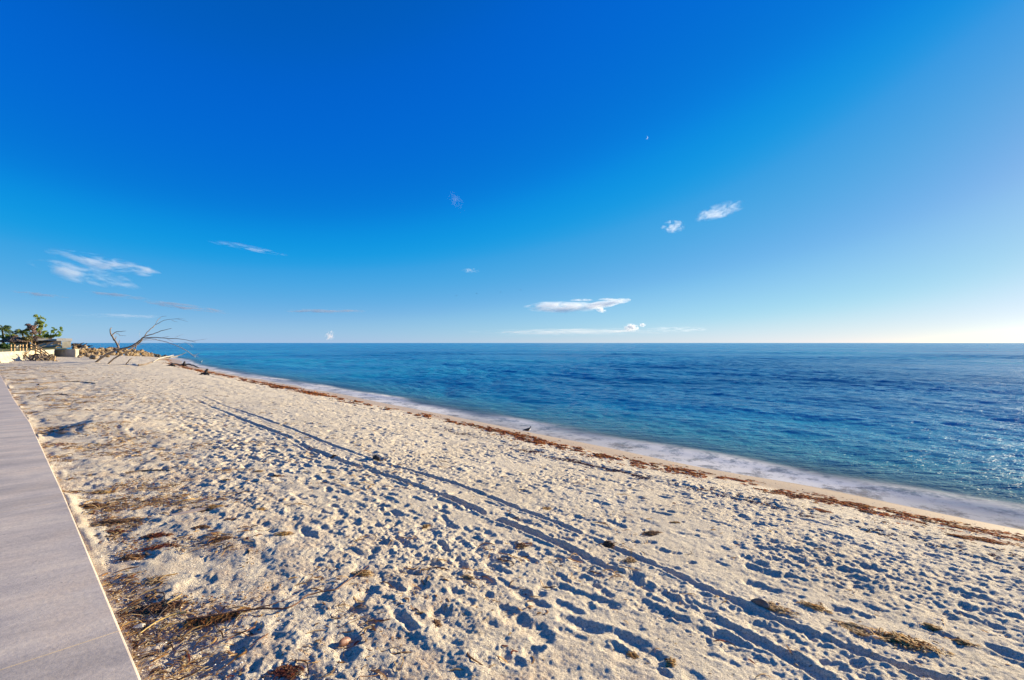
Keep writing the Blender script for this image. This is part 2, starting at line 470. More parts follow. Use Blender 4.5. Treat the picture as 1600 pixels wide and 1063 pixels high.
def sea_material():
    m, nt, b = new_mat('sea_water')
    geo = nt.nodes.new('ShaderNodeNewGeometry'); pos = geo.outputs['Position']
    dep = nd(nt, 'ShaderNodeAttribute', attribute_name='depth').outputs['Fac']
    foam = nd(nt, 'ShaderNodeAttribute', attribute_name='foam').outputs['Fac']
    dist = nd(nt, 'ShaderNodeAttribute', attribute_name='away').outputs['Fac']   # distance from the beach, metres
    pm = mapping(nt, pos, (0.018, 0.05, 1))
    big = noise_n(nt, pm, 1.0, 4, 0.55)
    deepc = ramp(nt, big, [(0.32, (0.003, 0.15, 0.33)), (0.5, (0.010, 0.25, 0.46)), (0.66, (0.018, 0.36, 0.50))])
    sh = ramp(nt, dep, [(0.0, (0.30, 0.31, 0.27)), (0.10, (0.14, 0.25, 0.26)), (0.35, (0.04, 0.23, 0.27)), (0.8, (0.006, 0.21, 0.36))])
    c = mixc(nt, ramp(nt, dep, [(0.25, (0, 0, 0)), (1.0, (1, 1, 1))]), sh, deepc)
    L(nt, c, b.inputs['Base Color'])
    b.inputs['Roughness'].default_value = 0.19
    b.inputs['IOR'].default_value = 1.333
    # ripples
    r1 = noise_n(nt, mapping(nt, pos, (1.6, 3.4, 1), (0, 0, 0.35)), 1.0, 4, 0.6)
    r2 = noise_n(nt, mapping(nt, pos, (7, 14, 1), (0, 0, 0.5)), 1.0, 3, 0.6)
    r3 = noise_n(nt, mapping(nt, pos, (0.22, 0.6, 1), (0, 0, 0.25)), 1.0, 3, 0.5)
    hh = math_n(nt, 'ADD', math_n(nt, 'MULTIPLY', r1, 0.28), math_n(nt, 'MULTIPLY', r2, 0.06))
    hh = math_n(nt, 'ADD', hh, math_n(nt, 'MULTIPLY', r3, 0.15))
    r4 = noise_n(nt, mapping(nt, pos, (0.55, 1.7, 1), (0, 0, 0.15)), 1.0, 5, 0.7)
    hh = math_n(nt, 'ADD', hh, math_n(nt, 'MULTIPLY', r4, 0.42))
    calm = ramp(nt, dep, [(0.0, (0.12, 0.12, 0.12)), (0.35, (1, 1, 1))])
    hh = math_n(nt, 'MULTIPLY', hh, calm)
    bp = nd(nt, 'ShaderNodeBump', Strength=1.0, Distance=0.62)
    L(nt, hh, bp.inputs['Height']); L(nt, bp.outputs[0], b.inputs['Normal'])
    # foam
    fd = nt.nodes.new('ShaderNodeBsdfDiffuse'); fd.inputs['Color'].default_value = (0.90, 0.85, 0.76, 1)
    fn = noise_n(nt, mapping(nt, pos, (1, 1, 1), (0, 0, 0)), 9, 8, 0.8)
    fn2 = noise_n(nt, mapping(nt, pos, (1.6, 1.6, 1)), 1.0, 3, 0.6)
    fk = math_n(nt, 'ADD', math_n(nt, 'MULTIPLY', fn, 0.9), math_n(nt, 'MULTIPLY', fn2, 0.9))
    fk = math_n(nt, 'MULTIPLY', ramp(nt, fk, [(0.72, (0.48, 0.48, 0.48)), (0.92, (1.25, 1.25, 1.25))]), foam, clamp=True)
    mx = nt.nodes.new('ShaderNodeMixShader'); L(nt, fk, mx.inputs[0]); L(nt, b.outputs[0], mx.inputs[1]); L(nt, fd.outputs[0], mx.inputs[2])
    tr = nt.nodes.new('ShaderNodeBsdfTransparent')
    tf = ramp(nt, dep, [(0.0, (0.85, 0.85, 0.85)), (0.06, (0.6, 0.6, 0.6)), (0.30, (0, 0, 0))])
    tf2 = math_n(nt, 'MULTIPLY', tf, math_n(nt, 'SUBTRACT', 1.0, fk))
    mx2 = nt.nodes.new('ShaderNodeMixShader'); L(nt, tf2, mx2.inputs[0]); L(nt, mx.outputs[0], mx2.inputs[1]); L(nt, tr.outputs[0], mx2.inputs[2])
    out = nt.nodes['Material Output']; L(nt, mx2.outputs[0], out.inputs['Surface'])
    return m

def concrete_material():
    m, nt, b = new_mat('walk_concrete')
    geo = nt.nodes.new('ShaderNodeNewGeometry'); pos = geo.outputs['Position']
    st = mapping(nt, pos, (1, 1, 1), (0, 0, R(-38)))
    n0 = noise_n(nt, mapping(nt, st, (0.5, 2.6, 1)), 1.0, 4, 0.55)
    n1 = noise_n(nt, mapping(nt, st, (3, 16, 1)), 1.0, 4, 0.6)
    n2 = noise_n(nt, pos, 40, 5, 0.7); n3 = noise_n(nt, pos, 2.2, 4, 0.6)
    c = ramp(nt, n0, [(0.35, (0.54, 0.455, 0.37)), (0.5, (0.65, 0.545, 0.44)), (0.66, (0.73, 0.61, 0.475))])
    c = mixc(nt, 0.5, c, ramp(nt, n1, [(0.3, (0.8, 0.8, 0.84)), (0.7, (1.15, 1.14, 1.1))]), 'MULTIPLY')
    c = mixc(nt, 0.55, c, ramp(nt, n2, [(0.3, (0.72, 0.72, 0.72)), (0.6, (1.12, 1.12, 1.12))]), 'MULTIPLY')
    c = mixc(nt, 0.8, c, ramp(nt, n3, [(0.3, (0.80, 0.82, 0.88)), (0.5, (1, 1, 1)), (0.7, (1.12, 1.07, 1.0))]), 'MULTIPLY')
    n6 = noise_n(nt, pos, 0.9, 6, 0.7); c = mixc(nt, 0.5, c, ramp(nt, n6, [(0.36, (0.72, 0.72, 0.75)), (0.48, (1, 1, 1))]), 'MULTIPLY')
    vs = nd(nt, 'ShaderNodeTexVoronoi', Scale=9.0); L(nt, pos, vs.inputs['Vector'])
    c = mixc(nt, ramp(nt, vs.outputs['Distance'], [(0.03, (0.75, 0.75, 0.75)), (0.06, (0, 0, 0))]), c, (0.16, 0.12, 0.10))
    L(nt, c, b.inputs['Base Color']); b.inputs['Roughness'].default_value = 0.8
    bp = nd(nt, 'ShaderNodeBump', Strength=0.35, Distance=0.004); L(nt, n2, bp.inputs['Height']); L(nt, bp.outputs[0], b.inputs['Normal'])
    return m

def rough_mat(name, c1, c2, scale=8, bump=0.02, rough=0.85, c3=None):
    m, nt, b = new_mat(name)
    tc = nt.nodes.new('ShaderNodeTexCoord'); pos = tc.outputs['Object']
    n1 = noise_n(nt, pos, scale, 5, 0.6)
    stops = [(0.32, c1), (0.68, c2)]
    if c3: stops = [(0.3, c1), (0.5, c2), (0.7, c3)]
    L(nt, ramp(nt, n1, stops), b.inputs['Base Color']); b.inputs['Roughness'].default_value = rough
    bp = nd(nt, 'ShaderNodeBump', Strength=0.6, Distance=bump); L(nt, noise_n(nt, pos, scale * 3, 4), bp.inputs['Height']); L(nt, bp.outputs[0], b.inputs['Normal'])
    return m
def tint_mat(name, rough=0.7, trans=0.0):
    m, nt, b = new_mat(name)
    a = nd(nt, 'ShaderNodeAttribute', attribute_name='tint')
    L(nt, a.outputs['Color'], b.inputs['Base Color']); b.inputs['Roughness'].default_value = rough
    b.inputs['Specular IOR Level'].default_value = 0.3
    if trans:
        t = nt.nodes.new('ShaderNodeBsdfTranslucent'); L(nt, a.outputs['Color'], t.inputs[0])
        mx = nt.nodes.new('ShaderNodeMixShader'); mx.inputs[0].default_value = trans
        L(nt, b.outputs[0], mx.inputs[1]); L(nt, t.outputs[0], mx.inputs[2])
        L(nt, mx.outputs[0], nt.nodes['Material Output'].inputs['Surface'])
    return m

# ------------------------------------------------------------------ sand: one sheet, finest where one stands
def ring_grid(th, rr, zf):
    T, RR = np.meshgrid(th, rr)
    X = (RR * np.sin(T)).ravel(); Y = (RR * np.cos(T)).ravel()
    Z, extra = zf(X, Y, RR.ravel())
    nr, nt_ = len(rr), len(th)
    i = np.arange(nr - 1)[:, None] * nt_ + np.arange(nt_ - 1)[None, :]
    q = np.stack([i, i + 1, i + 1 + nt_, i + nt_], -1).reshape(-1, 4)
    return np.stack([X, Y, Z], 1), q, extra

def make_sand():
    th = np.concatenate([np.arange(-180, -56, 2.0), np.arange(-56, -50, 0.4), np.arange(-50, 50, math.degrees(0.0017)), np.arange(50, 56, 0.4), np.arange(56, 180.1, 2.0)])
    rr = np.concatenate([np.linspace(0.3, 1.3, 12)[:-1], np.exp(np.arange(math.log(1.3), math.log(70), 0.0031)), np.exp(np.linspace(math.log(70), math.log(2500), 90))[1:]])
    def zf(X, Y, RR):
        h = H(X, Y) + micro(X, Y, RR)
        s, n = to_sn(X, Y)
        dw = n - walk_n(s)
        h = np.where(dw < 0, h * sstep(-0.6, 0, dw) - 0.10 * sstep(0.0, -0.25, dw), h)
        sh = shore_n(s)
        wet = sstep(-1.75, -1.30, n - sh + 0.14 * vn(s / 1.3, s * 0, 61)) 
        org = (1 - sstep(0.9, 2.4, dw)) * sstep(-0.2, 0.1, dw) + 0.75 * (1 - sstep(2.0, 5.5, dw)) * sstep(10, 22, s)
        return h, (wet, np.clip(org, 0, 1))
    v, q, (wet, org) = ring_grid(R(1) * th, rr, zf)
    me = np_mesh('sand', v, q)
    attr(me, 'wet', wet); attr(me, 'organic', org)
    me.polygons.foreach_set('use_smooth', np.ones(len(me.polygons), dtype=bool))
    o = bpy.data.objects.new('sand', me); me.materials.append(sand_material()); col.objects.link(o)
    tag(o, 'pale trampled beach sand covered in footprints', None, None, 'structure')
make_sand()

def make_sea():
    th = np.concatenate([np.arange(-58, -49, 0.5), np.arange(-49, 49, 0.11), np.arange(49, 130, 0.8)])
    rr = np.concatenate([np.exp(np.arange(math.log(4.5), math.log(160), 0.0032)), np.exp(np.linspace(math.log(160), math.log(26000), 260))[1:]])
    r2 = np.random.default_rng(4)
    comps = []
    for i in range(34):
        lam = 0.35 * (14 / 0.35) ** (i / 33.0)
        ang = R(-128) + r2.normal(0, 0.55) if i < 26 else R(-132) + r2.normal(0, 0.22)
        comps.append((lam, ang, 0.0070 * lam ** 0.62, r2.uniform(0, 6.28)))
    def zf(X, Y, RR):
        s, n = to_sn(X, Y); sh = shore_n(s); out = n - sh
        z = np.full_like(X, SEA_Z)
        k = sstep(-0.2, 5.0, out) * 0.85 + 0.05
        wx = 1.3 * vn(X / 9, Y / 9, 91); wy = 1.3 * vn(X / 9, Y / 9, 92)
        gust = 0.7 + 0.5 * vn(X / 23, Y / 14, 93)
        cell = RR * 0.0033
        for lam, ang, A, ph in comps:
            fade = sstep(1.6, 3.5, lam / cell)
            p = (np.sin(ang) * (X + wx) + np.cos(ang) * (Y + wy)) * 6.28318 / lam + ph
            z += A * k * fade * gust * (np.sin(p) + 0.25 * np.sin(2 * p + 1.3))
        # last low swell leaning on the beach, and the thin swash sheet
        c1 = out - 1.25 - 0.35 * vn(s / 6, s * 0, 95)
        z += 0.045 * np.exp(-(c1 / 0.45) ** 2) * (0.6 + 0.5 * vn(s / 4, s * 0, 96))
        foam = (1 - sstep(0.7, 1.5, out + 0.30 * vn(s / 2.2, n / 2.2, 97))) * 1.0
        foam += 0.35 * np.exp(-((out - 1.2) / 0.35) ** 2) * (0.5 + 0.5 * vn(s / 1.2, n / .6, 98))
        foam = foam * 0.85 + 0.6 * np.exp(-((out + 0.22 + 0.12 * vn(s / 0.9, s * 0, 94)) / 0.10) ** 2)
        foam *= 0.85 + 0.25 * vn(s / 3.1, n / 1.5, 99)
        d = SEA_Z - base_z(X, Y)
        return z, (np.clip(d, 0, 3), np.clip(foam, 0, 1), np.clip(out, 0, 500))
    v, q, (dep, foam, away) = ring_grid(R(1) * th, rr, zf)
    keep = (dep[q].max(axis=1) > -0.01) & ((SEA_Z - base_z(v[q[:, 0], 0], v[q[:, 0], 1])) > -0.12)
    q = q[keep]
    used = np.unique(q); remap = np.zeros(len(v), np.int64); remap[used] = np.arange(len(used))
    me = np_mesh('sea', v[used], remap[q])
    attr(me, 'depth', dep[used]); attr(me, 'foam', foam[used]); attr(me, 'away', away[used])
    me.polygons.foreach_set('use_smooth', np.ones(len(me.polygons), dtype=bool))
    o = bpy.data.objects.new('sea', me); me.materials.append(sea_material()); col.objects.link(o)
    tag(o, 'deep blue rippled sea with a thin foamy edge', None, None, 'structure')
make_sea()

# ------------------------------------------------------------------ concrete walk with its joints
def make_walk():
    bm = bmesh.new()
    joints = [-3.05, 0.2, 3.46, 6.68, 9.9, 13.2, 16.5, 19.8, 23.1, 26.4, 29.7, 33, 36.5, 40]
    TOP = 0.045
    for a, b_ in zip([-6.3] + joints, joints + [43.5]):
        S = np.linspace(a + 0.0045, b_ - 0.0045, 14)
        edge = [to_xy(s, float(walk_n(s))) for s in S]
        slope = np.gradient(np.array([float(walk_n(s)) for s in S]), S)
        rings = []
        # cross-section from the back edge over the top to the rounded lip and down
        prof = [(-5.5, -0.16), (-5.5, TOP), (-0.012, TOP), (-0.005, TOP - 0.003), (-0.001, TOP - 0.009), (0, TOP - 0.018), (0, -0.3)]
        for s, (x, y) in zip(S, edge):
            rings.append([bm.verts.new((*to_xy(s, float(walk_n(s)) + dn), z)) for dn, z in prof])
        for i in range(len(S) - 1):
            for j in range(len(prof) - 1):
                bm.faces.new((rings[i][j], rings[i][j + 1], rings[i + 1][j + 1], rings[i + 1][j]))
        bm.faces.new(rings[0]); bm.faces.new(list(reversed(rings[-1])))
    bmesh.ops.recalc_face_normals(bm, faces=bm.faces)
    me = bpy.data.meshes.new('walkway'); bm.to_mesh(me); bm.free()
    o = link_mesh('walkway', me, concrete_material())
    tag(o, 'grey concrete beachside walk with fine joints', None, None, 'structure')
make_walk()

# ------------------------------------------------------------------ mesh builders for the objects
def tube_arrays(paths, radii, sides=3):
    """paths (N,K,3), radii (N,K): closed-off tubes as one vertex/quad set"""
    P = np.asarray(paths, np.float64); Rr = np.asarray(radii, np.float64)
    N, K, _ = P.shape
    T = np.gradient(P, axis=1); T /= np.linalg.norm(T, axis=2, keepdims=True) + 1e-9
    up = np.zeros_like(T); up[..., 2] = 1
    alt = np.abs(T[..., 2]) > 0.9; up[alt] = (1, 0, 0)
    A = np.cross(T, up); A /= np.linalg.norm(A, axis=2, keepdims=True) + 1e-9
    B = np.cross(A, T)
    ang = np.arange(sides) * 2 * np.pi / sides + 0.4
    V = P[:, :, None, :] + Rr[:, :, None, None] * (A[:, :, None, :] * np.cos(ang)[None, None, :, None] + B[:, :, None, :] * np.sin(ang)[None, None, :, None])
    idx = np.arange(N * K * sides).reshape(N, K, sides)
    a = idx[:, :-1, :]; b = np.roll(a, -1, axis=2); d = idx[:, 1:, :]; c = np.roll(d, -1, axis=2)
    q = np.stack([a, b, c, d], -1).reshape(-1, 4)
    return V.reshape(-1, 3), q

def smooth_path(pts, n):
    pts = np.asarray(pts, np.float64)
    if len(pts) < 3:
        t = np.linspace(0, 1, n)[:, None]; return pts[0] * (1 - t) + pts[-1] * t
    out = []
    p = np.vstack([2 * pts[0] - pts[1], pts, 2 * pts[-1] - pts[-2]])
    m = len(pts) - 1
    for u in np.linspace(0, m - 1e-6, n):
        i = int(u); t = u - i
        p0, p1, p2, p3 = p[i], p[i + 1], p[i + 2], p[i + 3]
        out.append(0.5 * ((2 * p1) + (-p0 + p2) * t + (2 * p0 - 5 * p1 + 4 * p2 - p3) * t * t + (-p0 + 3 * p1 - 3 * p2 + p3) * t ** 3))
    return np.array(out)

def limb(name, pts, r0, r1, mat, parent, n=18, sides=7, wob=0.0, seed=0):
    P = smooth_path(pts, n)
    rg = np.random.default_rng(seed)
    if wob:
        P[1:-1] += rg.normal(0, wob, (n - 2, 3))
    rad = np.linspace(r0, r1, n) * (1 + rg.uniform(-0.08, 0.08, n))
    rad[-1] *= 0.35
    V, q = tube_arrays(P[None], rad[None], sides)
    return link_mesh(name, np_mesh(name, V, q), mat, parent, True)

class Bits:
    """collects shapes, builds them as one mesh with a tint per vertex"""
    def __init__(self): self.v, self.q, self.t, self.c, self.n = [], [], [], [], 0
    def add(self, V, q=None, t=None, c=(0.5, 0.5, 0.5)):
        V = np.asarray(V, np.float64)
        if q is not None and len(q): self.q.append(np.asarray(q) + self.n)
        if t is not None and len(t): self.t.append(np.asarray(t) + self.n)
        c = np.asarray(c, np.float64)
        self.c.append(np.broadcast_to(c, (len(V), 3)) if c.ndim == 1 else c)
        self.v.append(V); self.n += len(V)
    def box(self, c, size, rot=None, col=(0.5, 0.5, 0.5)):
        V = np.array([(x, y, z) for x in (-.5, .5) for y in (-.5, .5) for z in (-.5, .5)]) * np.array(size)
        if rot is not None: V = V @ np.array(rot.to_matrix() if hasattr(rot, 'to_matrix') else rot).T
        q = [(0, 1, 3, 2), (4, 6, 7, 5), (0, 4, 5, 1), (2, 3, 7, 6), (0, 2, 6, 4), (1, 5, 7, 3)]
        self.add(V + np.array(c), q, None, col)
    def build(self, name, mat, parent=None, smooth=False):
        q = np.concatenate(self.q) if self.q else None; t = np.concatenate(self.t) if self.t else None
        me = np_mesh(name, np.concatenate(self.v), q, t)
        attr(me, 'tint', np.concatenate(self.c))
        return link_mesh(name, me, mat, parent, smooth)

from mathutils import Euler
M_FIBRE = tint_mat('dry_fibre', 0.75, 0.42)
M_WEED = tint_mat('beach_weed', 0.6, 0.38)
M_SHELL = tint_mat('shell', 0.45)
M_LEAF = tint_mat('leaf', 0.6, 0.25)
PAL = {
 'gold': [(0.74, 0.50, 0.18), (0.80, 0.62, 0.32), (0.50, 0.28, 0.09), (0.26, 0.14, 0.06)],
 'dark': [(0.13, 0.07, 0.04), (0.24, 0.13, 0.07), (0.38, 0.21, 0.10), (0.52, 0.32, 0.15)],
 'red': [(0.22, 0.06, 0.035), (0.34, 0.10, 0.045), (0.14, 0.055, 0.035), (0.42, 0.20, 0.08)],
 'rust': [(0.52, 0.15, 0.035), (0.62, 0.24, 0.05), (0.26, 0.08, 0.03), (0.70, 0.36, 0.10)],
 'straw': [(0.66, 0.48, 0.24), (0.56, 0.38, 0.17), (0.46, 0.28, 0.12), (0.70, 0.57, 0.36)],
}
def strands(x, y, ang, ln, rad, lift, pal, rg, K=5, curl=0.5, hfun=H):
    """curved fibres lying on the sand"""
    N = len(x)
    t = np.linspace(-0.5, 0.5, K)[None, :]
    cv = rg.normal(0, curl, N)[:, None]
    a = ang[:, None] + cv * t * 2.2
    dx = np.cos(a) * (ln[:, None] / (K - 1)); dy = np.sin(a) * (ln[:, None] / (K - 1))
    X = x[:, None] + np.cumsum(dx, 1) - dx.sum(1, keepdims=True) / 2
    Y = y[:, None] + np.cumsum(dy, 1) - dy.sum(1, keepdims=True) / 2
    Z = hfun(X.ravel(), Y.ravel()).reshape(N, K)
    arch = rg.uniform(0, 1, N)[:, None] * ln[:, None] * 0.12 * (1 - (2 * t) ** 2)
    Z = Z + lift[:, None] + arch + rg.normal(0, 0.12, (N, K)) * ln[:, None] * 0.12
    P = np.stack([X, Y, Z], -1)
    taper = np.array([0.5, 1, 1, 0.9, 0.35]) if K == 5 else np.linspace(1, .4, K)
    V, q = tube_arrays(P, rad[:, None] * taper[None, :], 3)
    pc = np.array(PAL[pal]) if isinstance(pal, str) else np.array(pal)
    C = pc[rg.integers(0, len(pc), N)] * rg.uniform(0.75, 1.2, (N, 1))
    return V, q, np.repeat(C, K * 3, axis=0)

def tuft(px, py, w, h, pal, label, n=130, hgt=0.028, seed=0, ang=None, cat='seaweed', name='seaweed_tuft', group='clumps of dry seaweed on the sand'):
    """w, h: metres along and across; the long axis runs at ang (world)"""
    rg = np.random.default_rng(1000 + seed + int(px))
    x0, y0 = ground(px, py, H)
    a0 = ang if ang is not None else rg.uniform(0, math.pi)
    u = np.clip(rg.normal(0, 0.45, n), -1.05, 1.05); v = np.clip(rg.normal(0, 0.45, n), -1.1, 1.1); v = v + 0.2 * vn(u * 2.1 + px, u * 0, 3)
    ca, sa = math.cos(a0), math.sin(a0)
    X = x0 + u * w / 2 * ca - v * h / 2 * sa; Y = y0 + u * w / 2 * sa + v * h / 2 * ca
    dome = np.clip(1 - (u ** 2 + v ** 2), 0, 1)
    lift = rg.uniform(0.0, 1, n) * dome * hgt + 0.002
    ln = rg.uniform(0.2, 0.65, n) * min(w, 1.3 * h)
    A = np.where(rg.random(n) < 0.25, a0 + rg.normal(0, 0.5, n), rg.uniform(0, math.pi, n))
    b = Bits(); V, q, C = strands(X, Y, A, ln, rg.uniform(0.0010, 0.0030, n) * (1 + 8 * w * 0.12), lift, pal, rg, curl=0.9)
    b.add(V, q, None, C)
    # matted core of crumbs
    m = n // 2
    Xc = x0 + np.clip(rg.normal(0, .35, m), -1, 1) * w / 2 * ca - np.clip(rg.normal(0, .35, m), -1, 1) * h / 2 * sa
    Yc = y0 + (Xc - x0) * 0 + np.clip(rg.normal(0, .35, m), -1, 1) * w / 2 * sa + np.clip(rg.normal(0, .35, m), -1, 1) * h / 2 * ca
    V, q, C = strands(Xc, Yc, rg.uniform(0, 3.14, m), rg.uniform(0.008, 0.03, m), rg.uniform(0.003, 0.007, m), rg.uniform(0, .5, m) * hgt, pal, rg, curl=1.2)
    b.add(V, q, None, C * 0.8)
    o = b.build(name, M_WEED)
    return tag(o, label, cat, group)

# ------------------------------------------------------------------ seaweed clumps that stand out
TUFTS = [
 (443, 836, .13, .09, 'gold', 'golden seaweed clump casting a long shadow left of the palm stalk tip'),
 (429, 745, .20, .07, 'dark', 'dark seaweed strip on trampled sand beside the left end of the footprints'),
 (404, 737, .12, .06, 'gold', 'small golden weed clump just above the dark strip on trampled sand'),
 (355, 751, .14, .07, 'gold', 'golden brown weed clump left of the dark strip on the sand'),
 (360, 813, .18, .08, 'dark', 'brown weed clump right of the weathered board by the walk'),
 (405, 797, .12, .08, 'gold', 'pale golden weed tuft among footprints right of the board'),
 (347, 843, .16, .08, 'dark', 'dark brown weed tuft below the board on smooth sand'),
 (313, 825, .16, .08, 'dark', 'brown feathery weed just under the board tip'),
 (568, 897, .15, .08, 'gold', 'golden and dark weed clump at the thin tip of the palm stalk'),
 (585, 940, .06, .05, 'gold', 'tiny orange weed bit between footprints right of the stalk tip'),
 (665, 823, .10, .06, 'gold', 'small gold weed clump in a footprint below the wheel tracks'),
 (731, 903, .10, .05, 'straw', 'pale straw coloured tuft on open grainy sand near the picture centre'),
 (682, 978, .12, .06, 'dark', 'blackish weed on the lip of a deep footprint'),
 (714, 1020, .08, .05, 'gold', 'small yellow weed bit below the blackish weed near the bottom edge'),
 (816, 853, .09, .07, 'dark', 'round dark brown weed ball left of the lower wheel track'),
 (951, 853, .13, .08, 'dark', 'brown weed ball lying in the upper wheel track'),
 (854, 795, .12, .07, 'gold', 'golden weed clump on the sea side of the upper wheel track'),
 (1018, 834, .20, .09, 'dark', 'large dark brown and gold weed mound seaward of the tracks'),
 (985, 877, .13, .08, 'straw', 'sandy straw coloured tuft between the two wheel tracks'),
 (1054, 817, .11, .05, 'gold', 'flat golden weed clump beyond the dark brown mound'),
 (988, 1026, .07, .05, 'gold', 'golden weed ball by the footprints at the bottom edge'),
 (1048, 1036, .09, .05, 'gold', 'golden brown clump beside a deep print at the bottom edge'),
 (1334, 986, .17, .10, 'straw', 'yellow straw clump left of the large weed mat'),
 (1415, 1004, .40, .13, 'gold', 'largest golden brown weed mat near the lower right corner'),
 (1272, 949, .20, .08, 'gold', 'flat brown weed mat between the rock and the largest mat'),
 (1210, 950, .26, .09, 'straw', 'yellow straw fan lying behind the brown rock on the track'),
 (1502, 1003, .15, .06, 'gold', 'small gold clump right of the largest weed mat'),
 (1457, 980, .10, .06, 'gold', 'sparse gold weed bit above the largest mat'),
 (1354, 798, .20, .09, 'dark', 'dark weed lump on the smooth sand below the foam edge'),
 (1448, 812, .11, .05, 'dark', 'small dark weed bit closest to the swash at right'),
 (1542, 843, .34, .15, 'rust', 'bright orange seaweed heap by the water at the right edge'),
 (1502, 838, .20, .12, 'rust', 'orange seaweed clump just left of the bright orange heap'),
 (1285, 798, .20, .13, 'rust', 'rusty seaweed clump on the wrack line left of the dark lump'),
 (521, 713, .12, .07, 'dark', 'brown weed knot caught in the lower wheel track'),
 (181, 816, .34, .12, 'dark', 'dark and golden weed heap beside the walk'),
 (136, 792, .36, .13, 'dark', 'dark brown weed heap touching the edge of the walk'),
 (163, 770, .22, .09, 'gold', 'golden brown weed heap farthest up beside the walk'),
 (244, 838, .22, .09, 'red', 'dark red weed heap left of the smooth sand'),
 (250, 856, .26, .10, 'red', 'reddish brown feathery frond heap above the straw tuft'),
 (180, 832, .16, .07, 'red', 'small reddish weed heap close to the walk edge'),
 (206, 872, .16, .10, 'dark', 'dark weed knot halfway between walk and reddish frond heap'),
 (240, 910, .18, .12, 'straw', 'open straw coloured tuft of stiff stalks with long shadow'),
 (246, 952, .30, .12, 'dark', 'dark looping tangle of roots beside the yellow stem'),
 (450, 1052, .16, .09, 'red', 'reddish weed clump cut by the bottom edge'),
]
_along = math.atan2(Q, -Q)
for i, (px, py, w, h, pal, lab) in enumerate(TUFTS):
    shoreish = px > 1180 and py < 1010
    a = (_along + random.Random(i).uniform(-0.15, 0.15)) if shoreish else (R(15) + random.Random(i).uniform(-.3, .3) if px < 480 else None)
    tuft(px, py, w, h, pal, lab, n=int(60 + 600 * w * h * 6), hgt=0.007 + 0.05 * h, seed=i, ang=a)

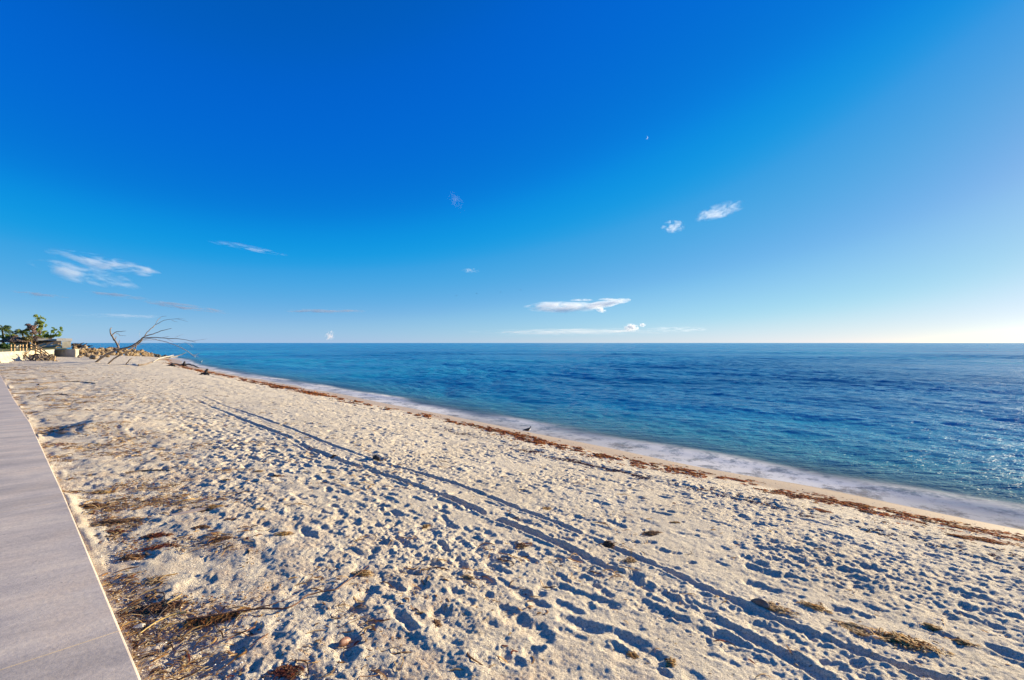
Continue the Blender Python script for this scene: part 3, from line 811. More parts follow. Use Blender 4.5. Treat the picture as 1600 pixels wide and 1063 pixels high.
# ------------------------------------------------------------------ loose litter too small to count
def litter():
    rg = np.random.default_rng(5)
    # straw, twigs and rootlets along the walk, in drifts
    b = Bits()
    for cnt, smax, pal, l0, l1 in ((4200, 9, 'straw', .02, .13), (3000, 9, 'gold', .02, .12), (2600, 10, 'dark', .015, .10), (1300, 10, 'red', .015, .07), (9000, 48, 'gold', .04, .22), (6500, 48, 'dark', .04, .25), (2500, 48, 'red', .04, .16), (6000, 48, 'straw', .04, .2)):
        s = 0.8 + (smax - 0.8) * rg.random(cnt) ** (0.8 if smax < 20 else 0.9)
        dn = rg.exponential(0.55 if smax < 20 else 1.5, cnt)
        n = walk_n(s) + 0.03 + dn
        x, y = to_xy(s, n)
        dr = vn(x / 0.45, y / 0.28, 71) + 0.6 * vn(x / 1.7, y / 0.9, 72)
        k = (dr > 0.52 - 0.24 * (smax > 20)) & (dn < (2.1 if smax < 20 else 6.5)) & (np.hypot(x, y) > 1.6)
        x, y = x[k], y[k]; N = len(x)
        V, q, C = strands(x, y, R(12) + rg.normal(0, 1.0, N), rg.uniform(l0, l1, N) * rg.uniform(.4, 1, N), rg.uniform(0.0008, 0.0024, N) * (1 if smax < 20 else 2.4), rg.uniform(0, 0.008, N), pal, rg, curl=0.7)
        b.add(V, q, None, C)
    # dry leaf crumbs and broken flakes lying flat
    for cnt, pal in ((2400, 'dark'), (1900, 'red'), (2600, 'gold'), (2600, 'straw')):
        s = 0.9 + 9 * rg.random(cnt) ** 0.8; dn = rg.exponential(0.5, cnt); n = walk_n(s) + 0.02 + dn
        x, y = to_xy(s, n)
        k = (vn(x / 0.33, y / 0.24, 74) + 0.5 * vn(x / 1.7, y / 0.9, 72) > 0.50) & (dn < 2.2) & (np.hypot(x, y) > 1.6)
        x, y = x[k], y[k]; N = len(x)
        V, q, C = strands(x, y, rg.uniform(0, 3.14, N), rg.uniform(0.008, 0.032, N), rg.uniform(0.002, 0.0052, N), rg.uniform(0, 0.004, N), pal, rg, curl=0.9)
        b.add(V, q, None, C)
    # bits scattered over the whole beach
    for cnt, pal, l0, l1 in ((2600, 'gold', .01, .05), (2200, 'dark', .01, .045), (900, 'straw', .01, .06)):
        s = -3 + 33 * rg.random(cnt) ** 1.5; n = rg.uniform(1.2, 8.6, cnt); x, y = to_xy(s, n)
        k = vn(x / 0.8, y / 0.8, 73) > -0.1
        x, y = x[k], y[k]; N = len(x)
        V, q, C = strands(x, y, rg.uniform(0, 3.14, N), rg.uniform(l0, l1, N), rg.uniform(0.001, 0.0035, N), rg.uniform(0, 0.004, N), pal, rg, curl=0.9)
        b.add(V, q, None, C)
    o = b.build('beach_litter', M_FIBRE)
    tag(o, 'scattered straw twigs and weed crumbs strewn over the sand', 'litter', None, 'stuff')

    # wrack line: rust-brown weed left by the swash
    b = Bits()
    for cnt, pal, off, sg, l0, l1, thr in ((20000, 'rust', 1.60, 0.15, .02, .10, 0.12), (8000, 'gold', 1.56, 0.15, .02, .08, 0.3), (16000, 'rust', 1.85, 0.30, .02, .09, 0.18), (13000, 'red', 1.78, 0.32, .02, .09, 0.12), (9000, 'dark', 1.95, 0.38, .02, .08, 0.3), (9000, 'dark', 1.63, 0.16, .02, .08, 0.2)):
        s = -4 + 90 * rg.random(cnt) ** 1.35
        me_ = 0.16 * vn(s / 1.7, s * 0, 81) + 0.10 * vn(s / 0.6, s * 0, 82)
        n = shore_n(s) - off + me_ + rg.normal(0, sg, cnt)
        k = (0.8 * vn(s / 0.16, (n - shore_n(s) + 0.14 * vn(s / 0.6, s * 0, 87)) / 0.08, 83) + 0.45 * vn(s / 0.5, n / 0.2, 88) + 0.5 * vn(s / 2.4, s * 0, 84) > thr + 0.45 * sstep(22, 55, s))
        s, n = s[k], n[k]; x, y = to_xy(s, n); N = len(x)
        sc = np.minimum(1 + s / 13, 3.0)
        V, q, C = strands(x, y, _along + rg.normal(0, 0.6, N), rg.uniform(l0, l1, N) * sc, rg.uniform(0.0025, 0.0065, N) * sc, rg.uniform(0, 0.016, N), pal, rg, curl=1.0)
        b.add(V, q, None, C)
    # older, purplish crust with shell higher up
    cnt = 20000
    s = -4 + 14 * rg.random(cnt) ** 1.1
    n = 6.75 + 0.06 * s + 0.14 * vn(s / 1.3, s * 0, 85) + rg.normal(0, 0.13, cnt)
    k = vn(s / 0.3, n / 0.12, 86) + 0.5 * sstep(6, 0, s) > -0.1
    s, n = s[k], n[k]; x, y = to_xy(s, n); N = len(x)
    V, q, C = strands(x, y, _along + rg.normal(0, 0.9, N), rg.uniform(.012, .05, N), rg.uniform(0.003, 0.0075, N), rg.uniform(0, 0.008, N), [(0.08, 0.05, 0.06), (0.13, 0.08, 0.09), (0.26, 0.07, 0.06), (0.20, 0.13, 0.12)], rg, curl=1.0)
    b.add(V, q, None, C)
    o = b.build('seaweed_wrack', M_WEED)
    tag(o, 'rusty brown line of seaweed left along the water edge', 'seaweed', None, 'stuff')

    # shell grit and pebbles
    b = Bits()
    specs = []
    for cnt, kind in ((7000, 'all'), (5200, 'walk'), (3600, 'crust'), (3200, 'swash')):
        if kind == 'all': s = -3 + 22 * rg.random(cnt) ** 1.6; n = rg.uniform(0.6, 8.5, cnt)
        elif kind == 'walk': s = 1 + 9 * rg.random(cnt); n = walk_n(s) + rg.exponential(.5, cnt) + .02
        elif kind == 'crust': s = -4 + 14 * rg.random(cnt); n = 6.85 + .06 * s + rg.normal(0, .16, cnt)
        else: s = -4 + 22 * rg.random(cnt); n = shore_n(s) - rg.uniform(0.5, 2.2, cnt)
        specs.append(np.stack([*to_xy(s, n)], 1))
    XY = np.concatenate(specs); N = len(XY)
    Z = H(XY[:, 0], XY[:, 1])
    size = rg.uniform(0.002, 0.0065, N) * rg.uniform(0.6, 1.3, N) * (1 + 0.03 * np.hypot(XY[:, 0], XY[:, 1]))
    oc = np.array([(1, 0, 0), (-1, 0, 0), (0, 1, 0), (0, -1, 0), (0, 0, .6), (0, 0, -.4)], float)
    J = oc[None] * size[:, None, None] * rg.uniform(0.5, 1.4, (N, 6, 1))
    th = rg.uniform(0, 6.28, N); c_, s_ = np.cos(th), np.sin(th)
    JX = J[..., 0] * c_[:, None] - J[..., 1] * s_[:, None]; JY = J[..., 0] * s_[:, None] + J[..., 1] * c_[:, None]
    V = np.stack([JX + XY[:, 0:1], JY + XY[:, 1:2], J[..., 2] + Z[:, None] + 0.004], -1).reshape(-1, 3)
    f = np.array([(0, 2, 4), (2, 1, 4), (1, 3, 4), (3, 0, 4), (2, 0, 5), (1, 2, 5), (3, 1, 5), (0, 3, 5)])
    F = (f[None] + (np.arange(N) * 6)[:, None, None]).reshape(-1, 3)
    pc = np.array([(0.82, 0.78, 0.72), (0.75, 0.66, 0.55), (0.60, 0.46, 0.36), (0.42, 0.36, 0.33), (0.8, 0.74, 0.66), (0.25, 0.2, 0.18)])
    C = np.repeat(pc[rg.integers(0, 6, N)], 6, axis=0)
    b.add(V, None, F, C)
    o = b.build('shell_grit', M_SHELL)
    tag(o, 'pale shell fragments and grit scattered in the sand', 'shells', None, 'stuff')
litter()

# ------------------------------------------------------------------ single foreground pieces
M_BARK = rough_mat('weathered_bark', (0.11, 0.075, 0.05), (0.24, 0.17, 0.11), 22, 0.006)
M_TWIG = rough_mat('red_twig', (0.09, 0.04, 0.025), (0.22, 0.10, 0.05), 60, 0.002)
M_YTWIG = rough_mat('yellow_twig', (0.40, 0.26, 0.08), (0.56, 0.41, 0.16), 60, 0.002)
M_BOARD = rough_mat('old_board', (0.30, 0.24, 0.22), (0.42, 0.34, 0.30), 25, 0.003)
M_DARKWOOD = rough_mat('wet_dark_wood', (0.025, 0.02, 0.018), (0.07, 0.05, 0.04), 14, 0.01)
M_GREYWOOD = rough_mat('bleached_wood', (0.11, 0.08, 0.06), (0.31, 0.235, 0.17), 7, 0.02, 0.85)
M_PALEWOOD = rough_mat('pale_bare_wood', (0.36, 0.33, 0.28), (0.52, 0.48, 0.42), 9, 0.01, 0.8)
M_SHELLBR = rough_mat('brown_shell', (0.16, 0.06, 0.035), (0.34, 0.17, 0.10), 50, 0.001, 0.5)
M_STONE = rough_mat('brown_stone', (0.13, 0.09, 0.07), (0.27, 0.20, 0.16), 26, 0.006)

def on_sand(pts, lift=0.012, mic=True):
    out = []
    for px, py in pts:
        x, y = ground(px, py, H)
        out.append((x, y, float(H(np.array([x]), np.array([y]))[0]) + lift))
    return out
def centre(pts):
    a = np.array(pts); return (a[:, 0].mean(), a[:, 1].mean(), a[:, 2].min())

def palm_stalk():
    main = [(291, 974), (318, 970), (340, 966), (368, 961), (406, 956), (452, 954), (483, 934), (525, 925), (540, 914), (560, 901), (577, 887)]
    P = on_sand(main, 0.02); 
    e = empty('palm_stalk', centre(P), 'long reddish palm stalk with a fan of orange fibres at its thick end', 'palm stalk')
    limb('stem', P, 0.008, 0.0025, M_TWIG, e, 60, 5, 0.0015, 1)
    P2 = on_sand([(400, 958), (425, 952), (448, 944), (462, 938)], 0.03); limb('side_stem', P2, 0.004, 0.0015, M_TWIG, e, 20, 5, 0.001, 2)
    rg = np.random.default_rng(8); b = Bits()
    base = np.array(on_sand([(304, 972), (316, 969), (330, 967), (345, 965), (360, 962), (372, 960)], 0.02))
    N = 300; K = 5
    u = rg.uniform(0, 5, N); i = u.astype(int); f = (u - i)[:, None]
    A = base[i] * (1 - f) + base[np.minimum(i + 1, 5)] * f
    ang = R(-112) + rg.normal(0, 0.75, N); ln = rg.uniform(0.03, 0.13, N) * (1 - 0.35 * (u / 5))
    t = np.linspace(0, 1, K)[None, :]
    X = A[:, 0:1] + np.cos(ang)[:, None] * ln[:, None] * t + rg.normal(0, .006, (N, K)); Y = A[:, 1:2] + np.sin(ang)[:, None] * ln[:, None] * t + rg.normal(0, .006, (N, K))
    Z = H(X.ravel(), Y.ravel()).reshape(N, K) + 0.006 + rg.uniform(0, .016, (N, 1)) * (1 - t) ** 0.7
    V, q = tube_arrays(np.stack([X, Y, Z], -1), rg.uniform(.0012, .0032, (N, 1)) * np.linspace(1.2, .5, K)[None], 3)
    pc = np.array([(0.62, 0.30, 0.07), (0.78, 0.45, 0.13), (0.14, 0.07, 0.035), (0.42, 0.19, 0.06), (0.12, 0.06, 0.03)])
    b.add(V, q, None, np.repeat(pc[rg.integers(0, 5, N)], K * 3, axis=0)); b.build('fibre_fan', M_FIBRE, e)
palm_stalk()

def single_limb(name, pts, r0, r1, mat, label, cat, lift=0.012, wob=0.002, seed=0, n=24, sides=6, group=None):
    P = on_sand(pts, lift)
    o = limb(name, P, r0, r1, mat, None, n, sides, wob, seed)
    return tag(o, label, cat, group)
single_limb('stick', [(398, 989), (384, 996), (368, 1003), (352, 1011)], 0.006, 0.003, M_TWIG, 'short dark stick over a hollow below the palm stalk', 'stick', 0.035, 0.001, 3)
single_limb('stem', [(292, 960), (275, 962), (252, 971), (232, 983), (214, 997)], 0.0065, 0.003, M_YTWIG, 'curved yellow stem reaching towards the walk edge', 'stem', 0.012, 0.001, 4)
single_limb('stick', [(419, 993), (404, 1003), (390, 1014)], 0.004, 0.002, M_TWIG, 'thin grey stick lying right of the short dark stick', 'stick', 0.01, 0.001, 5)
single_limb('stick', [(196, 740), (222, 737), (250, 736), (268, 737)], 0.012, 0.006, M_BARK, 'bare brown stick on the sand right of the shaded mound', 'stick', 0.01, 0.003, 6)
single_limb('stick', [(213, 900), (200, 905), (192, 912)], 0.006, 0.003, M_BARK, 'small dark stick leaning on the walk edge', 'stick', 0.02, 0.001, 7)
single_limb('stick', [(60, 602), (90, 598), (118, 597), (150, 600)], 0.03, 0.015, M_BARK, 'long dark stick in the drift line near the far walk', 'stick', 0.02, 0.01, 8)
single_limb('stick', [(60, 620), (75, 618), (95, 617), (112, 619)], 0.022, 0.01, M_DARKWOOD, 'shorter blackish stick nearer than the long dark stick', 'stick', 0.02, 0.008, 9)
single_limb('root', [(188, 963), (200, 955), (215, 949), (229, 955), (243, 969), (252, 961), (262, 950), (256, 940), (240, 936)], 0.005, 0.002, M_DARKWOOD, 'black looping root curled beside the yellow stem', 'root', 0.015, 0.0015, 10, 40)

def board():
    P = on_sand([(268, 808), (300, 800), (326, 796)], 0.012)
    e = empty('weathered_board', centre(P), 'weathered grey board with a golden torn end by the drift weed', 'board')
    a, c = Vector(P[0]), Vector(P[2]); d = (c - a); L_ = d.length; yaw = math.atan2(d.y, d.x)
    b = Bits(); rot = Euler((0.12, -math.asin(d.z / L_), yaw)); b.box((a + c) / 2, (L_, 0.045, 0.014), rot); b.box((a + c) / 2 + Vector((0.02, 0.03, 0.003)), (L_ * .8, 0.02, 0.012), Euler((0.3, 0, yaw + 0.04)))
    b.build('plank', M_BOARD, e)
    rg = np.random.default_rng(3); x, y = ground(336, 796, H); N = 150
    V, q, C = strands(x + rg.normal(0, .035, N), y + rg.normal(0, .02, N), yaw + rg.normal(0, .5, N), rg.uniform(.03, .11, N), rg.uniform(.001, .003, N), rg.uniform(0, .025, N), 'gold', rg)
    b = Bits(); b.add(V, q, None, C); b.build('torn_fibres', M_FIBRE, e)
board()

def lump(name, loc, size, mat, label=None, cat=None, seed=0, parent=None, sub=3, rough=0.22, rot=0.0, group=None):
    bm = bmesh.new(); bmesh.ops.create_icosphere(bm, subdivisions=sub, radius=0.5)
    rg = random.Random(seed); off = Vector((rg.uniform(-50, 50), rg.uniform(-50, 50), 0))
    cuts = [Vector((rg.uniform(-1, 1), rg.uniform(-1, 1), rg.uniform(-.6, 1))).normalized() for _ in range(7)]
    for v in bm.verts:
        p = v.co.copy()
        for c in cuts:                                   # flat broken faces
            e = p.dot(c) - 0.36
            if e > 0: p -= c * e * 0.85
        p *= 1 + rough * mnoise.noise(v.co * 2.3 + off) + 0.08 * mnoise.noise(v.co * 6 + off)
        v.co = Vector((p.x * size[0], p.y * size[1], p.z * size[2]))
    bmesh.ops.rotate(bm, verts=bm.verts, matrix=Matrix.Rotation(rot, 3, 'Z'))
    bmesh.ops.translate(bm, verts=bm.verts, vec=Vector(loc))
    me = bpy.data.meshes.new(name); bm.to_mesh(me); bm.free()
    o = link_mesh(name, me, mat, parent, False)
    return tag(o, label, cat, group)
def lump_on(px, py, size, mat, name, label, cat, seed, rot=0, sink=0.3):
    x, y = ground(px, py, H); z = float(H(np.array([x]), np.array([y]))[0])
    return lump(name, (x, y, z + size[2] * (0.5 - sink)), size, mat, label, cat, seed, None, 3, 0.22, rot)
lump_on(1189, 946, (0.13, 0.06, 0.06), M_STONE, 'rock', 'brown rock lying on the upper wheel track beside yellow straw', 'rock', 3, 2.4, 0.2)
lump_on(588, 718, (0.24, 0.07, 0.09), M_DARKWOOD, 'driftwood_chunk', 'dark driftwood chunk with curved tail by the upper track', 'driftwood', 5, 2.3, 0.2)
lump_on(218, 981, (0.07, 0.04, 0.03), M_PALEWOOD, 'shell', 'large white shell beside the yellow stem', 'shell', 8, .5)
lump_on(100, 676, (0.25, 0.1, 0.05), M_STONE, 'rock', 'small grey stone at the foot of the shaded mound', 'rock', 11, .5)

def half_shell(px, py, r, label):
    x, y = ground(px, py, H); z = float(H(np.array([x]), np.array([y]))[0])
    n, m = 14, 8; V = []
    for i in range(m + 1):
        a = i / m * math.pi / 2
        for j in range(n):
            b = j / n * 2 * math.pi
            k = r * (1 + 0.04 * math.cos(9 * b))
            V.append((math.sin(a) * math.cos(b) * k * 1.5, math.sin(a) * math.sin(b) * k * 0.8, math.cos(a) * k * 0.55))
    q = [(i * n + j, i * n + (j + 1) % n, (i + 1) * n + (j + 1) % n, (i + 1) * n + j) for i in range(m) for j in range(n)]
    inner = [(a * 0.92, b * 0.92, c * 0.9 - 0.001) for a, b, c in V]; o_ = len(V)
    q2 = [(o_ + d, o_ + c, o_ + b, o_ + a) for a, b, c, d in q] + [(m * n + j, m * n + (j + 1) % n, o_ + m * n + (j + 1) % n, o_ + m * n + j) for j in range(n)]
    rot = Euler((R(62), R(15), R(60))).to_matrix()
    VV = [rot @ Vector(v) + Vector((x, y, z + r * 0.45)) for v in V + inner]
    o = link_mesh('shell', np_mesh('shell', VV, q + q2), M_SHELLBR, None, True)
    tag(o, label, 'shell')
half_shell(539, 1007, 0.030, 'reddish brown shell standing on edge in a footprint near the bottom')

# ------------------------------------------------------------------ dead trees on the beach
def Z3(X, Y, depth):           # point of the enlarged crop (140,490)-(330,590)
    return at(140 + X * 0.11875, 490 + Y * 0.11875, depth)
def G3(X, Y):
    x, y = ground(140 + X * 0.11875, 490 + Y * 0.11875)
    return Vector((x, y, float(base_z(np.array([x]), np.array([y]))[0]) - 0.15))
def dead_tree():
    e = empty('dead_tree', Vector((*ground(170, 568), -0.05)), 'large bare fallen tree with long grey limbs arching over the shore', 'dead tree')
    D = 40.0
    def br(pts, r0, r1, d0, d1, name='limb', mat=M_GREYWOOD, seed=0, n=22):
        P = []
        for k, (X, Y) in enumerate(pts):
            P.append(Z3(X, Y, d0 + (d1 - d0) * k / (len(pts) - 1)))
        limb(name, P, r0 * .5, r1 * .55, mat, e, n, 7, 0.012, seed)
    a = G3(65, 635); limb('trunk', [a, Z3(170, 575, (a.y + D) / 2 + .5), Z3(250, 530, D + .4), Z3(400, 470, D), Z3(530, 440, D), Z3(640, 370, D), Z3(725, 300, D)], 0.10, 0.055, M_GREYWOOD, e, 30, 9, 0.015, 1)
    b = G3(230, 660); limb('trunk', [b, Z3(300, 610, (b.y + D) / 2), Z3(380, 560, D - .8), Z3(500, 505, D - .6), Z3(595, 478, D - .4), Z3(612, 430, D - .4), Z3(622, 398, D - .3)], 0.065, 0.035, M_GREYWOOD, e, 24, 8, 0.012, 2)
    c = G3(470, 660); limb('limb', [c, Z3(520, 615, D - 2), Z3(565, 585, D - 1.5)], 0.045, 0.03, M_GREYWOOD, e, 12, 7, 0.01, 3)
    limb('limb', [Z3(490, 505, D - .3), Z3(540, 465, D), Z3(640, 400, D + .3), Z3(700, 330, D + .1)], 0.05, 0.055, M_GREYWOOD, e, 14, 7, 0.01, 4)
    br([(725, 300), (750, 255), (795, 212), (835, 180), (862, 150)], .07, .05, D, D + .6, seed=5)
    br([(862, 150), (885, 105), (915, 70), (955, 42), (1015, 34)], .04, .015, D + .6, D + 1.2, 'branch', seed=6)
    br([(862, 150), (920, 122), (975, 92), (1035, 78), (1130, 72), (1200, 84), (1290, 106)], .045, .012, D + .6, D - .6, 'branch', seed=7)
    br([(1120, 73), (1180, 68), (1260, 74)], .02, .008, D - .2, D - .4, 'twig', seed=8)
    br([(1080, 90), (1120, 105), (1160, 112)], .018, .008, D - .1, D - .4, 'twig', seed=9)
    br([(725, 302), (800, 278), (870, 258), (950, 228), (1020, 208), (1082, 194)], .085, .025, D, D - 1.2, seed=10)
    br([(700, 322), (780, 318), (850, 314), (960, 322), (1080, 332), (1170, 333), (1260, 348), (1330, 362), (1400, 380)], .085, .025, D, D - 2.2, seed=11, n=34)
    br([(1330, 362), (1420, 352), (1480, 342), (1545, 334)], .022, .01, D - 1.8, D - 2.2, 'twig', M_PALEWOOD, 12)
    br([(1000, 325), (1040, 345), (1075, 362), (1100, 375)], .025, .012, D - .8, D - 1, 'twig', seed=13)
    br([(960, 320), (1010, 308), (1052, 303)], .022, .012, D - .6, D - 1, 'twig', seed=14)
    br([(1120, 318), (1165, 298), (1190, 288), (1235, 276)], .018, .008, D - 1, D - 1.3, 'twig', M_PALEWOOD, 15)
    br([(690, 345), (760, 332), (850, 336), (930, 358), (1010, 378), (1090, 402), (1170, 436), (1240, 470), (1310, 515), (1370, 555), (1392, 580)], .055, .05, D, D - 3, 'limb', M_PALEWOOD, 16, 40)
    br([(1365, 550), (1400, 538), (1460, 524)], .032, .012, D - 2.9, D - 3.2, 'twig', M_PALEWOOD, 17)
    br([(1378, 548), (1405, 560), (1432, 572)], .026, .010, D - 2.9, D - 3.1, 'twig', M_PALEWOOD, 18)
    br([(1240, 375), (1290, 395), (1325, 420), (1355, 450)], .022, .014, D - 1.6, D - 2, 'twig', M_PALEWOOD, 19)
    br([(1290, 395), (1330, 402), (1370, 445)], .016, .010, D - 1.7, D - 2, 'twig', M_PALEWOOD, 20)
    br([(640, 415), (680, 405), (720, 392), (790, 388)], .025, .012, D, D - .6, 'twig', M_PALEWOOD, 21)
    br([(1150, 430), (1190, 400), (1230, 392)], .016, .008, D - 2, D - 2.2, 'twig', M_PALEWOOD, 22)
    br([(665, 320), (655, 260), (668, 225)], .014, .006, D, D + .3, 'twig', M_PALEWOOD, 23)
    br([(800, 335), (840, 350), (900, 352), (930, 345)], .018, .008, D, D + .3, 'twig', M_PALEWOOD, 24)
    br([(640, 372), (700, 360), (760, 352), (830, 356)], .03, .012, D + .1, D + .4, 'twig', M_PALEWOOD, 25)
dead_tree()
def driftlog():
    a = G3(640, 690); a.z += 0.22
    e = empty('driftwood_log', a, 'forked grey driftwood log resting on sand and reaching over the water', 'driftwood')
    d = a.y
    limb('trunk', [a, Z3(740, 668, d + .6), Z3(830, 632, d + 1.6), Z3(900, 612, d + 2.5), Z3(985, 600, d + 3.5), Z3(1060, 575, d + 4.6), Z3(1130, 562, d + 5.4), Z3(1200, 545, d + 6), Z3(1270, 512, d + 6.4)], 0.07, 0.025, M_GREYWOOD, e, 34, 8, 0.012, 31)
    limb('limb', [Z3(830, 640, d + 1.5), Z3(900, 596, d + 2), Z3(990, 574, d + 3), Z3(1060, 560, d + 4), Z3(1110, 545, d + 4.6)], 0.06, 0.03, M_PALEWOOD, e, 16, 7, 0.01, 32)
    limb('limb', [Z3(1060, 575, d + 4.4), Z3(1110, 575, d + 4.9), Z3(1165, 570, d + 5.3)], 0.04, 0.03, M_PALEWOOD, e, 8, 7, 0.01, 33)
driftlog()
def small_dead_tree():
    D = 80.0
    b = Z3(378, 440, D)
    e = empty('dead_tree', b, 'smaller bare tree standing upright behind the boulders left of the fallen tree', 'dead tree')
    def br(pts, r0, r1, name='branch', seed=0, n=14): limb(name, [Z3(X, Y, D + 0.2 * k) for k, (X, Y) in enumerate(pts)], r0, r1, M_GREYWOOD, e, n, 7, 0.02, seed)
    br([(380, 470), (375, 432), (352, 385), (318, 335), (290, 290), (272, 245), (274, 205), (292, 184)], .17, .06, 'trunk', 1, 24)
    br([(292, 292), (322, 262), (350, 243), (410, 238), (484, 230)], .09, .03, seed=2)
    br([(330, 350), (346, 318), (350, 300)], .07, .03, seed=3)
    br([(350, 262), (385, 272), (400, 285)], .04, .02, 'twig', 4)
    br([(375, 425), (392, 372), (398, 345)], .06, .02, seed=5)
    br([(390, 290), (430, 292), (482, 294)], .025, .015, 'twig', 6)
small_dead_tree()
def snag(px, py, h, w, label, seed):
    x, y = ground(px, py); z = float(base_z(np.array([x]), np.array([y]))[0])
    e = empty('snag', (x, y, z), label, 'driftwood')
    limb('stump', [(x, y, z - .1), (x + .02, y, z + h * .6), (x + .08, y + .05, z + h)], w, w * .55, M_DARKWOOD, e, 8, 8, .015, seed)
    limb('root', [(x - w * 5, y + .2, z - .02), (x - w * 2, y, z + h * .25), (x, y, z + h * .4)], w * .35, w * .6, M_DARKWOOD, e, 8, 6, .01, seed + 1)
    limb('root', [(x + w * 3, y - .3, z - .02), (x + w, y, z + h * .3), (x, y, z + h * .5)], w * .3, w * .5, M_DARKWOOD, e, 8, 6, .01, seed + 2)
snag(269.5, 572.5, .30, .16, 'dark stump snag at the waterline nearest the driftwood log', 41)
snag(287.5, 572, .50, .15, 'taller dark snag at the waterline beside a long black branch', 44)
snag(322, 586, .42, .13, 'dark stump on the sand where the wrack line begins', 47)
_a = at_z(288, 570, -0.75); _b = at_z(313.5, 576, -0.95)
tag(limb('sunken_branch', [_a, _a + (_b - _a) * .4 + Vector((0, 0, .18)), _a + (_b - _a) * .8 + Vector((0, 0, .08)), _b - Vector((0, 0, .1))], .09, .04, M_DARKWOOD, None, 14, 7, .02, 50), 'long black branch reaching from the taller snag into the water', 'driftwood')
_a = at_z(286, 571, -0.80); _b = at_z(262, 568.5, -0.80)
tag(limb('sunken_branch', [_a, _a + (_b - _a) * .5 + Vector((0, 0, .10)), _b], .06, .04, M_DARKWOOD, None, 10, 7, .02, 51), 'thin black branch lying left of the taller snag', 'driftwood')

# ------------------------------------------------------------------ rock groyne behind the dead tree
def rock_material():
    m, nt, b = new_mat('groyne_rock')
    oi = nt.nodes.new('ShaderNodeObjectInfo'); tc = nt.nodes.new('ShaderNodeTexCoord')
    c = ramp(nt, oi.outputs['Random'], [(0.0, (0.27, 0.18, 0.09)), (0.3, (0.34, 0.24, 0.12)), (0.55, (0.17, 0.12, 0.08)), (0.8, (0.40, 0.31, 0.20)), (1.0, (0.10, 0.075, 0.06))])
    n1 = noise_n(nt, tc.outputs['Object'], 4, 5)
    c = mixc(nt, 0.8, c, ramp(nt, n1, [(0.35, (0.55, 0.52, 0.5)), (0.65, (1.1, 1.08, 1.05))]), 'MULTIPLY')
    L(nt, c, b.inputs['Base Color']); b.inputs['Roughness'].default_value = 0.9
    bp = nd(nt, 'ShaderNodeBump', Strength=0.8, Distance=0.06); L(nt, n1, bp.inputs['Height']); L(nt, bp.outputs[0], b.inputs['Normal'])
    return m
def groyne():
    mat = rock_material(); rg = random.Random(21)
    protos = []
    for k in range(7):
        o = lump('boulder', (0, 0, 0), (1, rg.uniform(.7, .95), rg.uniform(.55, .8)), mat, None, None, 60 + k, None, 2, 0.45)
        co = [v.co for v in o.data.vertices]
        col.objects.unlink(o); protos.append(o)
    wetp = lump('boulder', (0, 0, 0), (1, .85, .7), rough_mat('wet_rock', (0.03, 0.028, 0.022), (0.10, 0.08, 0.055), 3, 0.03, 0.5), None, None, 75, None, 2, 0.45); col.objects.unlink(wetp)
    A = at(112, 540, 70.0); B = at(262, 560, 84.0)
    spots = []
    for i in range(230):
        t = rg.random() ** 0.85
        top = 0.95 * (1 - t ** 3 * 1.0) if t < 0.62 else 0.72 - (t - 0.62) / 0.38 * 1.4
        w = rg.uniform(-2.6, 1.5)
        p = A + (B - A) * t
        gx, gy = p.x + w * 0.15, p.y + w
        g = float(base_z(np.array([gx]), np.array([gy]))[0])
        zt = g + max(0.0, (top - g)) * max(0, 1 - (abs(w + .2) / 2.7) ** 1.5)
        z = rg.uniform(max(g, zt - 0.9), zt) if rg.random() < .4 else zt - 0.25
        spots.append((gx, gy, z, rg.uniform(.4, 1.05) * (0.9 if t < .6 else .75)))
    for i in range(34):
        px = rg.uniform(116, 178); py = rg.uniform(551, 562)
        x, y = ground(px, py)
        spots.append((x, y, 0.05, rg.uniform(.35, .8)))
    for i, (x, y, z, r) in enumerate(spots):
        s = protos[i % 7]
        wet_end = i < 230 and (Vector((x, y, 0)) - Vector((A.x, A.y, 0))).length > 0.80 * (B - A).length
        o = (wetp if wet_end else s).copy(); col.objects.link(o)
        o.name = 'boulder'
        o.location = (x, y, z - r * 0.25); o.scale = (r, r, r); o.rotation_euler = (rg.uniform(-.3, .3), rg.uniform(-.3, .3), rg.uniform(0, 6.28))
        if wet_end: tag(o, 'dark wet boulder at the seaward tip of the groyne', 'boulder', 'wet boulders at the groyne tip')
        elif i < 230: tag(o, 'tan broken boulder in the rock groyne behind the dead tree', 'boulder', 'boulders of the rock groyne')
        else: tag(o, 'loose tan rock on the sand in front of the groyne', 'rock', 'loose rocks before the groyne')
    for o in protos + [wetp]: bpy.data.objects.remove(o)
groyne()

# ------------------------------------------------------------------ seawall, lawn, steps and the wrecked shelter
M_CREAM = rough_mat('cream_concrete', (0.34, 0.30, 0.22), (0.56, 0.51, 0.40), 2.6, 0.02)
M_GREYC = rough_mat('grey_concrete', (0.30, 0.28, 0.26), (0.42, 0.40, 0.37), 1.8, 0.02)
M_RAIL = rough_mat('old_rail_wood', (0.30, 0.19, 0.09), (0.48, 0.33, 0.17), 6, 0.01)
M_THATCH = rough_mat('thatch', (0.22, 0.15, 0.10), (0.46, 0.35, 0.24), 5, 0.08)
M_ROOFW = rough_mat('white_roofing', (0.40, 0.38, 0.35), (0.58, 0.56, 0.52), 2, 0.01)
M_DARK = rough_mat('backing_dark', (0.05, 0.045, 0.05), (0.12, 0.10, 0.10), 4, 0.01)

